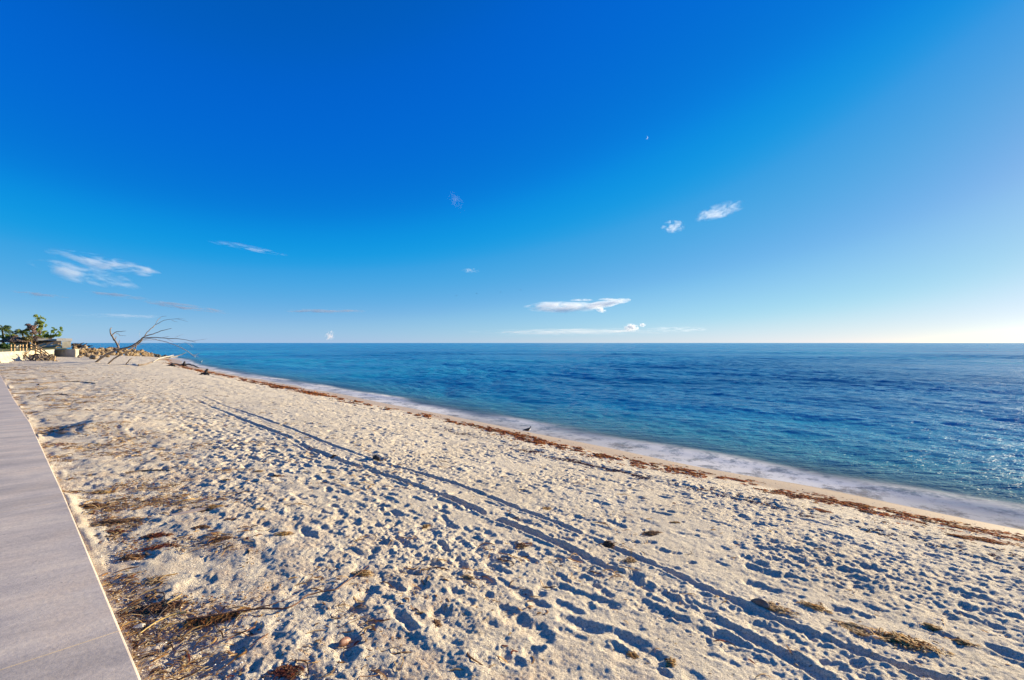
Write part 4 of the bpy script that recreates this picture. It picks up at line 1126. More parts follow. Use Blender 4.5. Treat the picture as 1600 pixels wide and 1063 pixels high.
def slab_between(bits, a, b_, thick, z0, z1, side=1):
    """upright wall from a to b (xy), thick to the left of the run"""
    a = Vector((a[0], a[1])); b_ = Vector((b_[0], b_[1])); d = (b_ - a).normalized(); nrm = Vector((-d.y, d.x)) * thick * side
    pts = [a, b_, b_ + nrm, a + nrm]
    V = [(p.x, p.y, z) for z in (z0, z1) for p in pts]
    q = [(0, 1, 2, 3), (7, 6, 5, 4), (0, 4, 5, 1), (1, 5, 6, 2), (2, 6, 7, 3), (3, 7, 4, 0)]
    bits.add(V, q)
W0 = at_z(-160, 578, 0); W1 = at_z(0, 565.5, 0); W2 = at_z(60, 560.5, 0); W3 = at_z(84, 557.5, 0)
WTOP = 0.86
def seawall():
    e = empty('seawall', Vector((W2.x, W2.y, -0.3)), 'low cream seawall holding up the lawn', 'seawall')
    b = Bits()
    for p, q_ in ((W0, W1), (W1, W2), (W2, W3)): slab_between(b, p, q_, 0.35, -0.4, WTOP - 0.12)
    b.build('wall', M_CREAM, e)
    b = Bits(); 
    for p, q_ in ((W0, W1), (W1, W2), (W2, W3)):
        d = (q_ - p).normalized(); nn = Vector((d.y, -d.x, 0)) * 0.06
        slab_between(b, p + nn + d * .01, q_ + nn, 0.47, WTOP - 0.118, WTOP)
    b.build('coping', M_CREAM, e)
    # leaning broken slabs at its foot
    rg = random.Random(4)
    for k, (px, py, sz, rz, tilt) in enumerate([(10, 565, 1.5, .9, -.7), (22, 564, 1.3, .7, -.9), (33, 563, 1.6, .8, -.8), (43, 562, 1.2, 1.0, -.6), (4, 567, .8, .5, -.3)]):
        p = at_z(px, py, 0); b = Bits(); b.box((p.x, p.y, .30), (sz, 0.12, 1.05), Euler((tilt, rg.uniform(-.15, .15), rz + R(75))))
        o = b.build('broken_slab', M_CREAM); tag(o, ['cream broken slab leaning at the far left of the seawall', 'cream slab leaning second from the left on the seawall', 'large cream slab leaning on the middle of the seawall', 'cream slab leaning beside the root tangle', 'smallest broken slab flat at the left foot of the seawall'][k], 'slab')
    # return block: shade and sun put into its colours, grey face, cream end
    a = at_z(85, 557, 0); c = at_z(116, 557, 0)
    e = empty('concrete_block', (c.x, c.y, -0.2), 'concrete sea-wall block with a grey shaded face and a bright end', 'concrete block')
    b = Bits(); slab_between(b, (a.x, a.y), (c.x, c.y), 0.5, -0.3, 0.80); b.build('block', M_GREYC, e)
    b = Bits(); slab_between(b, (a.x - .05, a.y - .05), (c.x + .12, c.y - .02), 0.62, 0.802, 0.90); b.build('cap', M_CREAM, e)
    b = Bits(); slab_between(b, (c.x + .003, c.y + .01), (c.x + .15, c.y + .01), 0.45, -0.3, 0.79); b.build('lit_end', M_CREAM, e)
    # raised ground behind, lawn
    B1 = W1 + Vector((-300, 20, 0)); 
    V = [(W0.x - .3, W0.y + .1, WTOP - .05), (W1.x - .3, W1.y + .1, WTOP - .05), (W2.x - .3, W2.y + .1, WTOP - .05), (W3.x - .3, W3.y + .1, WTOP - .05), (c.x - .6, c.y + .55, WTOP - .05), (-66.5, 72, WTOP - .05), (-73.5, 80, WTOP - .05), (-420, 160, WTOP - .05), (-420, 10, WTOP - .05)]
    me = bpy.data.meshes.new('lawn'); me.from_pydata(V, [], [(0, 1, 2, 3, 4, 5, 6, 7)]); me.update()
    m, nt, bs = new_mat('lawn'); geo = nt.nodes.new('ShaderNodeNewGeometry')
    L(nt, ramp(nt, noise_n(nt, geo.outputs['Position'], 0.35, 5), [(0.35, (0.10, 0.12, 0.02)), (0.55, (0.22, 0.20, 0.04)), (0.7, (0.34, 0.29, 0.14))]), bs.inputs['Base Color']); bs.inputs['Roughness'].default_value = 0.9
    if me.polygons[0].normal.z < 0: me.flip_normals()
    o = link_mesh('lawn', me, m); tag(o, 'yellow green lawn on raised ground behind the seawall', None, None, 'structure')
    # grass blades near the wall edge
    rg2 = np.random.default_rng(6); N = 7000
    t = rg2.uniform(-1.2, .38, N); P = np.outer(1 - t, np.array(W1)) + np.outer(t, np.array(W2)) ; P = np.where((t < 0)[:, None], P, P)
    back = rg2.uniform(.9, 9, N); d = np.array((W2 - W1).normalized()); nn = np.array([-d[1], d[0]])
    X = P[:, 0] + nn[0] * back ; Y = P[:, 1] + nn[1] * back 
    hgt = rg2.uniform(.05, .18, N); lean = rg2.normal(0, .07, (N, 2))
    a_ = np.stack([X, Y, np.full(N, WTOP - .06)], 1); m_ = a_ + np.stack([lean[:, 0] * .4, lean[:, 1] * .4, hgt * .6], 1); t_ = a_ + np.stack([lean[:, 0], lean[:, 1], hgt], 1)
    Vv, q = tube_arrays(np.stack([a_, m_, t_], 1), np.array([[.02, .016, .004]]).repeat(N, 0), 3)
    pc = np.array([(0.20, 0.21, 0.03), (0.32, 0.30, 0.05), (0.14, 0.17, 0.03), (0.42, 0.36, 0.10)])
    b = Bits(); b.add(Vv, q, None, np.repeat(pc[rg2.integers(0, 4, N)], 9, axis=0)); tag(b.build('grass', M_LEAF), 'yellow green grass blades on the lawn above the seawall', 'grass', None, 'stuff')
seawall()

def railings():
    D = 50.0
    e = empty('deck_railing', at(30, 549, D), 'weathered wooden railing on the lawn above the seawall', 'railing')
    for px in (17, 22.5, 31, 35.5, 41):
        b = Bits(); p = at(px, 549, D); q = at(px, 537.5, D); b.box(((p + q) / 2), (.10, .10, (q - p).length)); b.build('post', M_RAIL, e)
    for y in (538, 543):
        b = Bits(); p = at(15.5, y, D - .08); q = at(43, y - .3, D - .08); b.box((p + q) / 2, ((q - p).length, .05, .10)); b.build('rail', M_RAIL, e)
    e = empty('beach_stairs', at(60, 560, 49), 'leaning wooden beach stairs with sagging handrails above the root tangle', 'stairs')
    D = 49.0
    for k, (px, y0, y1) in enumerate(((48, 537, 553), (56, 540, 556), (64, 545, 559), (71, 550, 562), (77.5, 554, 565))):
        b = Bits(); p = at(px, y1, D - k * .5); q = at(px, y0, D - k * .5); b.box((p + q) / 2, (.11, .11, (q - p).length), Euler((0, .05 * (k % 2), 0))); b.build('post', M_RAIL, e)
    for off in (0, 4.0, 8.0):
        limb('handrail', [at(48, 537.5 + off, D), at(58, 541 + off, D - .7), at(68, 547 + off, D - 1.3), at(78, 555.5 + off, D - 2)], .065, .06, M_RAIL, e, 14, 4, .01, int(off))
    for k in range(7):
        f = k / 6; p = at(50 + 26 * f, 553 + 11 * f, D - 2 * f + .7); b = Bits(); b.box(p, (.32, 1.1, .05), Euler((0, .15, .25))); b.build('tread', M_RAIL, e)
railings()

def root_tangle():
    e = empty('root_tangle', at_z(60, 564, 0), 'tangled heap of grey driftwood roots below the stairs', 'driftwood')
    rg = random.Random(12)
    for k in range(46):
        px = rg.uniform(38, 80); f = (px - 38) / 42
        ytop = 549 + 10 * f + rg.uniform(0, 6); d = rg.uniform(44, 48)
        p = at(px, ytop, d); ln = rg.uniform(.6, 2.2); a = rg.uniform(-1.1, 1.1)
        g = at(px + rg.uniform(-14, 14), 566 + rg.uniform(-3, 1.5), d - .4)
        m_ = (p + g) / 2 + Vector((rg.uniform(-.5, .5), rg.uniform(-.3, .3), rg.uniform(-.1, .45)))
        limb('root', [p, m_, g], rg.uniform(.03, .07), rg.uniform(.03, .09), rg.choice([M_GREYWOOD, M_GREYWOOD, M_BARK, M_RAIL, M_DARKWOOD]), e, 9, 5, .04, k)
root_tangle()

def wreck():
    D = 71.0
    e = empty('collapsed_shelter', at(88, 543, D), 'collapsed beach shelter with pale flat roof slabs on broken walls', 'shelter')
    def bx(name, x0, x1, y0, y1, dep, mat, tilt=0, d=D):
        p = at(x0, y1, d); q = at(x1, y0, d); b = Bits()
        yw = R(43); dv = Vector((-math.sin(yw), math.cos(yw), 0)) * dep / 2
        b.box(Vector(((p.x + q.x) / 2, d, (p.z + q.z) / 2)) + dv, (abs(q.x - p.x) * math.cos(yw), dep, abs(q.z - p.z)), Euler((0, tilt, yw))); b.build(name, mat, e)
    bx('roof_slab', 59, 89, 529.5, 532.5, 5, M_GREYC, .035)
    bx('roof_slab', 88.5, 113, 528.8, 533, 5, M_ROOFW, .03, D - .4)
    bx('dark_backing', 60, 96, 532.5, 543, .3, M_DARK, 0, D + 3.5)
    bx('wall_panel', 97, 111, 533.5, 543.5, .3, M_CREAM, -.05, D - .2)
    bx('wall_panel', 66, 72, 536, 543.5, .3, M_GREYC, .3, D + .3)
    rg = random.Random(2)
    for k, (x0, y0, x1, y1, m) in enumerate(((72, 542, 84, 535.5, M_ROOFW), (62, 541, 74, 538, M_CREAM), (96, 543, 103, 535, M_CREAM), (84, 540, 96, 539, M_CREAM), (66, 543, 92, 542, M_THATCH), (86, 543, 92, 537, M_RAIL), (76, 540.5, 88, 541.5, M_ROOFW))):
        limb('beam', [at(x0, y0, D - .3), at((x0 + x1) / 2, (y0 + y1) / 2 - .3, D - .3), at(x1, y1, D - .1)], .16, .16, m, e, 6, 4, .02, k)
    # heap of timber and scrap right of it
    e2 = empty('debris_heap', at(121, 544, 75), 'low heap of reddish broken timber between shelter and boulders', 'debris')
    for k in range(26):
        x = rg.uniform(112, 134); y = 543 - rg.uniform(0, 1) * (6.5 - abs(x - 119) * .35); d = rg.uniform(73, 76)
        a = rg.uniform(0, 3.14); v = Vector((math.cos(a), .3, math.sin(a) * .4)) * rg.uniform(.4, 1.1); p = at(x, y, d)
        limb('timber', [p - v, p + Vector((0, 0, .05)), p + v], .10, .08, rg.choice([M_BARK, M_TWIG, M_DARKWOOD, M_GREYWOOD]), e2, 5, 4, .02, k)
wreck()

def thatch_hut(px0, px1, yr, ye, yb, D, label):
    """thatched roof on posts, with dark hollow below"""
    a = at(px0, ye, D); b_ = at(px1, ye, D); ridge = at((px0 + px1) / 2, yr, D + 2)
    e = empty('thatched_hut', at((px0 + px1) / 2, yb, D + 2), label, 'hut')
    rg = np.random.default_rng(int(px1)); w = (b_.x - a.x) / 2
    cx, cy = (a.x + b_.x) / 2, D + w * .8
    N = 2600
    th = rg.uniform(0, 6.28, N); t0 = rg.uniform(0, .85, N); t1 = np.clip(t0 + rg.uniform(.15, .35, N), 0, 1.12)
    def P(t, th): 
        r = t * w * (1 + .03 * np.sin(th * 9)); z = ridge.z + (a.z - ridge.z) * t + rg.normal(0, .04, N)
        return np.stack([cx + np.cos(th) * r, cy + np.sin(th) * r * .8, z], 1)
    p0 = P(t0, th); p2 = P(t1, th + rg.normal(0, .04, N)); p1 = (p0 + p2) / 2 + np.array([0, 0, .04])
    V, q = tube_arrays(np.stack([p0, p1, p2], 1), np.array([[.035, .04, .015]]).repeat(N, 0), 3)
    pc = np.array([(.34, .25, .17), (.46, .35, .24), (.24, .17, .12), (.16, .11, .08)])
    bb = Bits(); bb.add(V, q, None, np.repeat(pc[rg.integers(0, 4, N)], 9, axis=0)); bb.build('thatch_roof', M_FIBRE, e)
    for k in range(5):
        t = (k + .3) / 4.6; x = a.x + (b_.x - a.x) * t; y = cy + (-1 if k % 2 else 1) * w * .5
        limb('post', [(x, y, WTOP - .1), (x, y, (WTOP + a.z) / 2), (x, y, a.z + .2)], .09, .08, M_RAIL, e, 6, 6, .01, k)
    b2 = Bits(); z0 = WTOP - .05; b2.box((cx, cy + w * .45, (z0 + a.z) / 2), (w * 1.5, .12, a.z - z0)); b2.build('dark_backing', M_DARK, e)  # near-black sheet stands in for the shade under the thatch
    b3 = Bits(); b3.box((cx, cy - w * .2, z0 + .45), (w * 1.3, .5, .08)); b3.box((cx - w * .4, cy - w * .2, z0 + .2), (.2, .3, .42)); b3.box((cx + w * .4, cy - w * .2, z0 + .2), (.2, .3, .42)); b3.build('counter', M_ROOFW, e)
thatch_hut(-14, 26, 525, 534, 545, 76, 'thatched hut at the left edge under the leftmost palm')
thatch_hut(24, 60, 525.5, 533, 544, 80, 'thatched hut below the flowering tree')

# ------------------------------------------------------------------ trees
def leaf_cloud(lobes, n, size, pal, seed, parent, name='crown', aspect=2.2, droop=0.0):
    rg = np.random.default_rng(seed)
    w = np.array([l[3] * l[4] for l in lobes]); w = w / w.sum()
    k = rg.choice(len(lobes), n, p=w)
    Lb = np.array(lobes)[k]
    dirv = rg.normal(0, 1, (n, 3)); dirv /= np.linalg.norm(dirv, axis=1, keepdims=True)
    rad = rg.random(n) ** 0.45
    P = Lb[:, :3] + dirv * rad[:, None] * np.stack([Lb[:, 3], Lb[:, 3], Lb[:, 4]], 1)
    # clumping
    cl = vn(P[:, 0] / .45 + P[:, 1] / .6, P[:, 2] / .4, seed)
    keep = cl > -0.12; P = P[keep]; m = len(P)
    u = rg.normal(0, 1, (m, 3)); u[:, 2] -= droop; u /= np.linalg.norm(u, axis=1, keepdims=True)
    v = np.cross(u, rg.normal(0, 1, (m, 3))); v /= np.linalg.norm(v, axis=1, keepdims=True)
    s = size * rg.uniform(.6, 1.3, (m, 1))
    V = np.stack([P - u * s * aspect / 2, P + v * s / 2, P + u * s * aspect / 2, P - v * s / 2], 1).reshape(-1, 3)
    q = np.arange(m * 4).reshape(m, 4)
    pc = np.array(pal); C = np.repeat(pc[rg.integers(0, len(pc), m)] * rg.uniform(.7, 1.25, (m, 1)), 4, axis=0)
    b = Bits(); b.add(V, q, None, C); return b.build(name, M_LEAF, parent)
GREEN = [(0.20, 0.28, 0.05), (0.28, 0.36, 0.06), (0.10, 0.16, 0.03), (0.40, 0.44, 0.09)]
GREEN2 = [(0.22, 0.33, 0.05), (0.32, 0.42, 0.07), (0.13, 0.22, 0.04)]
DKG = [(0.06, 0.11, 0.03), (0.09, 0.15, 0.04), (0.04, 0.08, 0.025)]
PINK = [(0.42, 0.20, 0.22), (0.30, 0.24, 0.20), (0.10, 0.12, 0.04), (0.50, 0.36, 0.34)]
OLIVE = [(0.20, 0.17, 0.07), (0.13, 0.14, 0.04), (0.30, 0.24, 0.12)]
PX = 85 / 755.0
def broadleaf(name, base, lobes_px, D, n, size, pal, label, cat, seed, group=None, trunk=.14, limbs=True):
    b = at(base[0], base[1], D)
    e = empty(name, b, label, cat, group)
    k = D / 755.0
    lobes = [(*at(x, y, D + dz), rx * k, ry * k) for x, y, rx, ry, dz in lobes_px]
    top = Vector(lobes[0][:3])
    limb('trunk', [b - Vector((0, 0, .3)), b * .5 + top * .5 + Vector((.1, 0, 0)), top], trunk, trunk * .4, M_BARK, e, 10, 7, .02, seed)
    if limbs:
        for j, l in enumerate(lobes[1:]):
            c = Vector(l[:3]); limb('limb', [b * .55 + top * .45, b * .25 + c * .5 + top * .25, c], trunk * .5, trunk * .15, M_BARK, e, 8, 6, .02, seed + j)
    leaf_cloud(lobes, n, size, pal, seed, e, 'crown')
broadleaf('tall_tree', (62, 543), [(61, 508, 6, 8, 0), (58, 495, 4.5, 4.5, .3), (65, 500, 5, 5, -.4), (68, 507, 5, 5, 0), (59, 516, 7, 6, .3), (66, 517, 6, 5, -.5), (63, 524, 7, 5, 0)], 84, 7200, .085, GREEN, 'tallest green tree among the huts left of the shelter', 'tree', 1)
broadleaf('flowering_tree', (50, 543), [(50, 512, 5, 4.5, 0), (44, 509, 4, 3.5, 0), (54, 508, 4, 4, .3), (51, 519, 7, 4, 0), (45, 516, 4, 4, .3)], 81, 3800, .085, PINK, 'sparse tree with pinkish blossom left of the tallest tree', 'tree', 2)
broadleaf('leaning_tree', (72, 541), [(80, 523, 7, 5, 0), (86, 519, 7, 4.5, 0), (92, 517, 5, 4, .4), (90, 523, 5, 3.5, 0), (75, 526, 6, 4, 0), (82, 514, 3, 3, 0), (95, 513, 2, 2.5, 0)], 83, 5600, .085, GREEN2, 'bright green tree leaning right behind the collapsed shelter', 'tree', 3)
for k, (x, y, rx, ry, pal, lab) in enumerate([(12, 526, 9, 5, GREEN, 'green bush between the two palms above the hut roof'), (24, 527, 6, 4, OLIVE, 'olive bush at the foot of the second palm crown'), (42, 529, 7, 4, OLIVE, 'dry olive bush under the flowering tree'), (72, 531, 7, 3.5, OLIVE, 'olive bush beside the pale roof slab'), (-12, 528, 10, 7, DKG, 'dark bush behind the leftmost hut'), (10, 541, 9, 5, DKG, 'dark low shrub growing on the lawn below the leftmost hut')]):
    broadleaf('bush', (x, y + ry + 4), [(x, y, rx, ry, 0), (x + rx * .5, y - ry * .3, rx * .5, ry * .7, .2), (x - rx * .5, y + ry * .1, rx * .5, ry * .7, -.2)], 78 if k < 5 else 66, 900, .13, pal, lab, 'bush', 20 + k, 'bushes around the huts', .06, False)

def palm(px, py, bx, by, D, fr, nf, label, seed, pal=GREEN):
    c = at(px, py, D); b = at(bx, by, D)
    e = empty('palm_tree', b, label, 'palm tree', 'palm trees beside the huts')
    limb('trunk', [b - Vector((0, 0, .3)), (b + c) / 2 + Vector((.12, 0, 0)), c], .16, .11, M_BARK, e, 12, 8, .01, seed)
    rg = np.random.default_rng(seed)
    for k in range(nf):
        az = k * 2.399 + rg.uniform(-.2, .2); el = rg.uniform(-.35, 1.15); ln = fr * rg.uniform(.8, 1.1)
        K = 10; t = np.linspace(0, 1, K)
        r = ln * t * math.cos(el) * (1 - .12 * t); z = ln * (t * math.sin(el) - .55 * t ** 2.2)
        S = np.stack([c.x + np.cos(az) * r, c.y + np.sin(az) * r, c.z + z], 1)
        bb = Bits(); V, q = tube_arrays(S[None], np.linspace(.03, .008, K)[None], 3); bb.add(V, q, None, (0.12, 0.13, 0.05))
        side = np.array([-math.sin(az), math.cos(az), 0.0]); out = np.array([math.cos(az), math.sin(az), 0.0])
        tt = np.linspace(.12, 1, 26)
        P = np.stack([np.interp(tt, t, S[:, i]) for i in range(3)], 1)
        for sg in (-1, 1):
            ll = ln * .42 * np.sin(np.pi * np.clip(tt, .08, .96)) ** .6
            tip = P + (side * sg * .75 + out * .45)[None] * ll[:, None] - np.array([0, 0, 1])[None] * (ll * rg.uniform(.15, .55, 26))[:, None]
            w_ = out * .045
            V = np.stack([P - w_, P + w_, tip + w_ * .2, tip - w_ * .2], 1).reshape(-1, 3)
            C = np.repeat(np.array(pal)[rg.integers(0, len(pal), 26)], 4, axis=0)
            bb.add(V, np.arange(104).reshape(26, 4), None, C)
        bb.build('frond', M_LEAF, e)
palm(3, 514, 5, 545, 78, 1.75, 26, 'leftmost palm with a full green crown above the thatched hut', 3, DKG + GREEN)
palm(34, 519, 38.5, 543, 80, 1.55, 24, 'small palm with a pale trunk between the two thatched huts', 5, DKG + GREEN)

# ------------------------------------------------------------------ birds and moon
M_BLACK = rough_mat('dark_feathers', (0.015, 0.015, 0.017), (0.04, 0.036, 0.035), 30, 0.001, 0.6)
M_WHITE = rough_mat('white_feathers', (0.72, 0.72, 0.72), (0.82, 0.82, 0.80), 30, 0.001, 0.6)
M_BEAK = rough_mat('beak', (0.05, 0.03, 0.02), (0.10, 0.05, 0.03), 30, 0.001, 0.4)
def ellip(bits, c, r, rot=None, col=(.5, .5, .5), n=12, m=8):
    V = [(math.sin(a) * math.cos(b) * r[0], math.sin(a) * math.sin(b) * r[1], math.cos(a) * r[2]) for a in [math.pi * i / m for i in range(m + 1)] for b in [2 * math.pi * j / n for j in range(n)]]
    q = [(i * n + j, i * n + (j + 1) % n, (i + 1) * n + (j + 1) % n, (i + 1) * n + j) for i in range(m) for j in range(n)]
    V = np.array(V)
    if rot is not None: V = V @ np.array(rot.to_matrix()).T
    bits.add(V + np.array(c), q, None, col)
def body_profile(o, rings, k=12, flip=1):
    """bird body from (along, height, half-width, half-height) rings, facing +x"""
    V, q = [], []
    for (x, z, w, h) in rings:
        for j in range(k):
            a = 2 * math.pi * j / k; V.append((x * flip, math.cos(a) * w, z + math.sin(a) * h))
    for i in range(len(rings) - 1):
        for j in range(k): q.append((i * k + j, i * k + (j + 1) % k, (i + 1) * k + (j + 1) % k, (i + 1) * k + j))
    return np.array(V) + np.array(o), q
def standing_bird():
    p = at_z(824.5, 677.5, SEA_Z - 0.01)
    e = empty('bird', p, 'small dark shorebird standing in the foam at the water edge', 'bird')
    B = (p.x, p.y, p.z + 0.045)
    rings = [(-.155, .040, .004, .003), (-.12, .045, .014, .008), (-.08, .055, .028, .022), (-.03, .062, .042, .038), (.02, .070, .044, .044), (.05, .085, .034, .040), (.066, .115, .023, .026), (.078, .138, .021, .021), (.092, .145, .018, .017), (.104, .143, .009, .008)]
    V, q = body_profile(B, rings); me = np_mesh('body', V, q); link_mesh('body', me, M_BLACK, e, True)
    b = Bits(); ellip(b, (B[0] + .045, B[1], B[2] + .062), (.030, .032, .034)); b.build('breast', M_WHITE, e, True)
    V, q = body_profile(B, [(.102, .142, .006, .005), (.125, .139, .004, .003), (.145, .135, .001, .001)], 6); link_mesh('beak', np_mesh('beak', V, q), M_BEAK, e, True)
    for s in (-.012, .014): limb('leg', [(B[0] + .005, B[1] + s, B[2] + .04), (B[0] + .01, B[1] + s, B[2] - .01), (B[0], B[1] + s, B[2] - .05)], .004, .003, M_BEAK, e, 6, 5, 0, 1)
    for s in (-1, 1):
        V, q = body_profile((B[0], B[1] + s * .036, B[2]), [(-.14, .048, .002, .004), (-.08, .060, .010, .018), (0, .075, .010, .026), (.04, .078, .004, .012)], 8); link_mesh('wing', np_mesh('wing', V, q), M_BLACK, e, True)
standing_bird()
def floating_gull():
    p = at_z(313.5, 566, SEA_Z)
    e = empty('gull', p, 'white gull floating on the sea past the dead tree tips', 'bird')
    V, q = body_profile(tuple(p), [(-.26, .10, .006, .004), (-.18, .09, .05, .03), (-.06, .07, .09, .08), (.08, .08, .09, .09), (.15, .13, .05, .06), (.19, .19, .045, .045), (.23, .20, .035, .035), (.26, .20, .01, .01)]); link_mesh('body', np_mesh('body', V, q), M_WHITE, e, True)
    V, q = body_profile(tuple(p), [(.255, .198, .008, .008), (.31, .19, .002, .002)], 6); link_mesh('beak', np_mesh('beak', V, q), M_BEAK, e, True)
floating_gull()
def flying(px, py, D, yaw, up, label):
    p = at(px, py, D); e = empty('gull', p, label, 'bird', 'gulls flying in a row above the horizon')
    rot = Euler((0, 0, yaw)).to_matrix()
    V, q = body_profile((0, 0, 0), [(-.22, 0, .05, .005), (-.12, 0, .04, .03), (0, 0, .06, .055), (.10, .01, .05, .05), (.17, .02, .035, .035), (.23, .015, .006, .006)], 8)
    V = V @ np.array(rot).T + np.array(p); link_mesh('body', np_mesh('body', V, q), M_BLACK, e, True)
    for s in (-1, 1):
        W = [(.07, 0, .02), (.12, .28 * s, .10 * up), (.05, .62 * s, .05 * up), (-.03, .60 * s, .05 * up), (-.02, .28 * s, .09 * up), (-.06, 0, .02)]
        W = [rot @ Vector(w) for w in W]; top = [Vector(w) + p for w in W]; bot = [w - Vector((0, 0, .012)) for w in top]
        V = top + bot; q = [(0, 1, 4, 5), (1, 2, 3, 4), (6 + 5, 6 + 4, 6 + 1, 6), (6 + 4, 6 + 3, 6 + 2, 6 + 1)] + [(i, i + 6, (i + 1) % 6 + 6, (i + 1) % 6) for i in range(6)]
        link_mesh('wing', np_mesh('wing', V, q), M_BLACK, e)
flying(713, 462, 190, .4, 1.0, 'flying gull farthest left in the row above the horizon')
flying(744.5, 459, 175, .1, 1.6, 'second flying gull from the left above the horizon')
flying(782, 456.5, 180, .3, -.6, 'third flying gull from the left above the horizon')
flying(813.5, 453.5, 185, -.2, 1.2, 'flying gull farthest right, above the long white cloud')

def moon():
    D = 30000.0; r = 2.5 * D / 755
    c = at(1010, 215, D)
    V, q = [], []
    n = 20
    for i in range(n + 1):
        a = -1.35 + 2.7 * i / n - .35
        w = r * .30 * math.cos((i / n - .5) * math.pi) + r * .01
        for dr in (0, -w):
            for dy in (0, r * .2): V.append((c.x + math.cos(a) * (r + dr), c.y + dy, c.z + math.sin(a) * (r + dr)))
    for i in range(n):
        o = i * 4; q += [(o, o + 4, o + 6, o + 2), (o + 1, o + 3, o + 7, o + 5), (o, o + 1, o + 5, o + 4), (o + 2, o + 6, o + 7, o + 3)]
    m, nt, b = new_mat('moon_glow'); b.inputs['Base Color'].default_value = (.9, .9, .9, 1); b.inputs['Emission Color'].default_value = (.7, .85, 1, 1); b.inputs['Emission Strength'].default_value = .25  # weak glow stands in for sunlight on the crescent
    tag(link_mesh('moon', np_mesh('moon', V, q), m), 'thin white crescent moon high in the blue sky', 'moon')
moon()

# ------------------------------------------------------------------ clouds: thin volumes of vapour kilometres away
def cloud_material(i, tau, size, colr, wisp, thr=0.535):
    m = bpy.data.materials.new('cloud_vapour'); m.use_nodes = True; nt = m.node_tree
    nt.nodes.clear(); out = nt.nodes.new('ShaderNodeOutputMaterial')
    pv = nt.nodes.new('ShaderNodeVolumePrincipled'); pv.inputs['Color'].default_value = (*colr, 1); pv.inputs['Anisotropy'].default_value = 0.2
    tc = nt.nodes.new('ShaderNodeTexCoord'); pos = tc.outputs['Object']
    off = nt.nodes.new('ShaderNodeMapping'); off.inputs['Location'].default_value = (i * 3.7, i * 1.3, i * 2.1); off.inputs['Scale'].default_value = (1.6 * wisp, 0.8, 0.9)
    L(nt, pos, off.inputs['Vector'])
    n1 = nd(nt, 'ShaderNodeTexNoise', Scale=1.7, Detail=7.0, Roughness=0.62, Distortion=0.6); L(nt, off.outputs[0], n1.inputs['Vector']); n1 = n1.outputs['Fac']
    ln = nt.nodes.new('ShaderNodeVectorMath'); ln.operation = 'LENGTH'; L(nt, pos, ln.inputs[0])
    fall = math_n(nt, 'SUBTRACT', 1.0, math_n(nt, 'POWER', ln.outputs['Value'], 1.6))
    d = math_n(nt, 'MULTIPLY', math_n(nt, 'SUBTRACT', n1, thr), 11.0)
    d = math_n(nt, 'ADD', d, math_n(nt, 'MULTIPLY', fall, 0.75))
    d = math_n(nt, 'MULTIPLY', math_n(nt, 'MAXIMUM', d, 0.0), math_n(nt, 'MAXIMUM', fall, 0.0))
    L(nt, math_n(nt, 'MULTIPLY', d, tau / size), pv.inputs['Density'])
    L(nt, pv.outputs[0], out.inputs['Volume'])
    return m
def cloud(i, px, py, w, h, tilt, tau, label, colr=(.95, .95, .97), D=6000.0, wisp=1.0, group='small clouds above the sea'):
    k = D / 755 * math.hypot(1, (px - 800) / 755)
    bm = bmesh.new(); bmesh.ops.create_icosphere(bm, subdivisions=3, radius=1.0)
    for v in bm.verts:
        v.co *= 0.90 + 0.22 * mnoise.noise(v.co * 1.7 + Vector((i * 5.0, 0, 0)))
    me = bpy.data.meshes.new('cloud'); bm.to_mesh(me); bm.free()
    o = bpy.data.objects.new('cloud', me); col.objects.link(o)
    o.location = at(px, py, D)
    depth = max(h, w * .35)
    o.scale = (w / 2 * k, depth / 2 * k, h / 2 * k)
    o.rotation_euler = (0, R(tilt), -math.atan((px - 800) / 755))
    me.materials.append(cloud_material(i, tau, depth * k, colr, wisp, 0.47 if 'bright' in label else 0.535))
    tag(o, label, 'cloud', group)
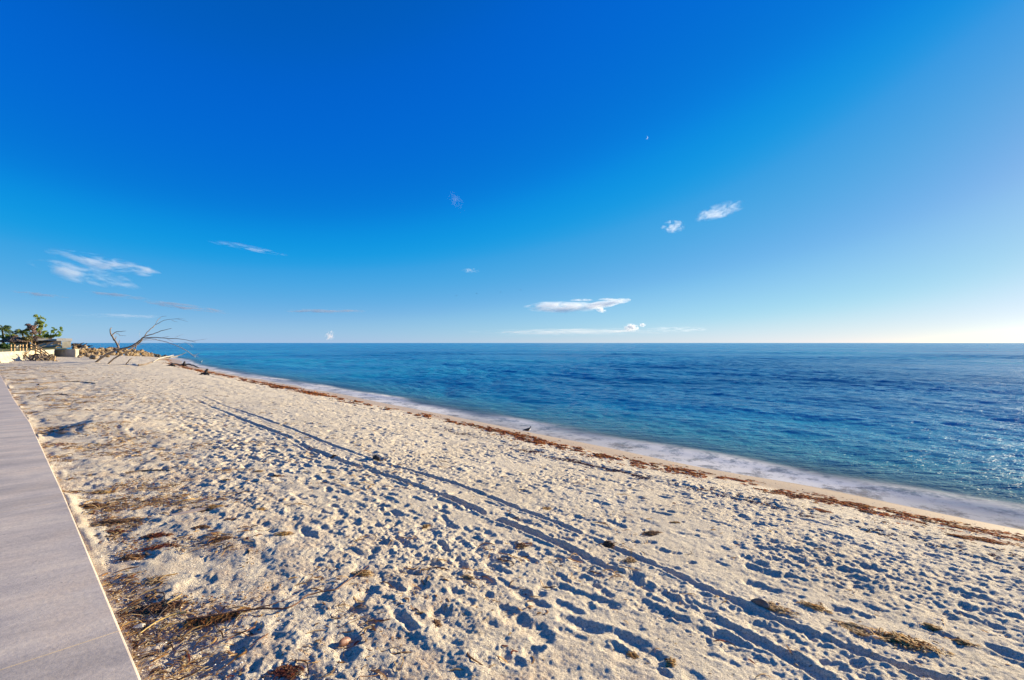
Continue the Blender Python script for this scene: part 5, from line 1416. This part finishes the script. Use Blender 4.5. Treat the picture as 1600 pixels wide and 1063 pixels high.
CL = [
 (172, 413, 125, 20, 9, 2.6, 'upper wispy white cloud above the dead trees'),
 (138, 430, 110, 26, 12, 2.0, 'lower wispy white cloud just left under the upper one'),
 (388, 388, 110, 8, 7, 1.1, 'thin white streak of cloud above and right of the dead trees'),
 (292, 480, 120, 9, 7, 4.0, 'thin grey cloud streak directly above the fallen tree'),
 (512, 486, 140, 8, -1, 4.0, 'long flat grey cloud streak left of centre above the horizon'),
 (515, 524, 17, 20, 30, 2.2, 'small pinkish puff cloud on the horizon left of centre'),
 (880, 480, 140, 20, 0, 3.6, 'larger left half of the bright long white cloud'),
 (940, 476, 112, 13, -9, 3.6, 'right arm of the bright long white cloud'),
 (939, 484, 20, 11, 15, 2.6, 'small tail hanging under the bright long white cloud'),
 (909, 469, 42, 5, 0, 1.8, 'thin streak above the left half of the bright cloud'),
 (950, 468, 34, 5, 2, 1.8, 'thin streak above the right arm of the bright cloud'),
 (1123, 330, 84, 24, -12, 1.6, 'feathery white cloud high at right of centre'),
 (1052, 354, 42, 22, 0, 1.6, 'small ragged cloud left of the feathery white cloud'),
 (986, 512, 28, 13, 0, 5.0, 'puffy cloud near the horizon under the bright cloud'),
 (1004, 508, 12, 7, 0, 3.0, 'tiny bright puff right of the puffy horizon cloud'),
 (1055, 515, 110, 10, 0, 1.0, 'pale flat cloud bank right of the puffy horizon cloud'),
 (900, 519, 380, 14, 0, 1.6, 'long pale haze bank low over the horizon at centre'),
 (713, 314, 52, 22, 50, .15, 'faint veil of cloud high at the centre'),
 (736, 423, 34, 9, 0, .9, 'faint short streak above the flying gulls'),
 (190, 494, 110, 7, 0, .9, 'pale thin streak low behind the small dead tree'),
 (185, 462, 75, 6, 6, 3, 'faint grey streak between the wispy clouds and the trees'),
 (60, 460, 60, 5, 4, 3, 'faint grey streak at the far left above the palms'),
]
for i, (px, py, w, h, tl, tau, lab) in enumerate(CL):
    grey = 'grey' in lab
    cloud(i, px, py, w, h, tl, tau, lab, (.45, .48, .58) if grey else ((.97, .90, .88) if 'pinkish' in lab or 'haze' in lab else (.97, .97, .98)), 6000.0 + 350 * (i % 5), 1.0)
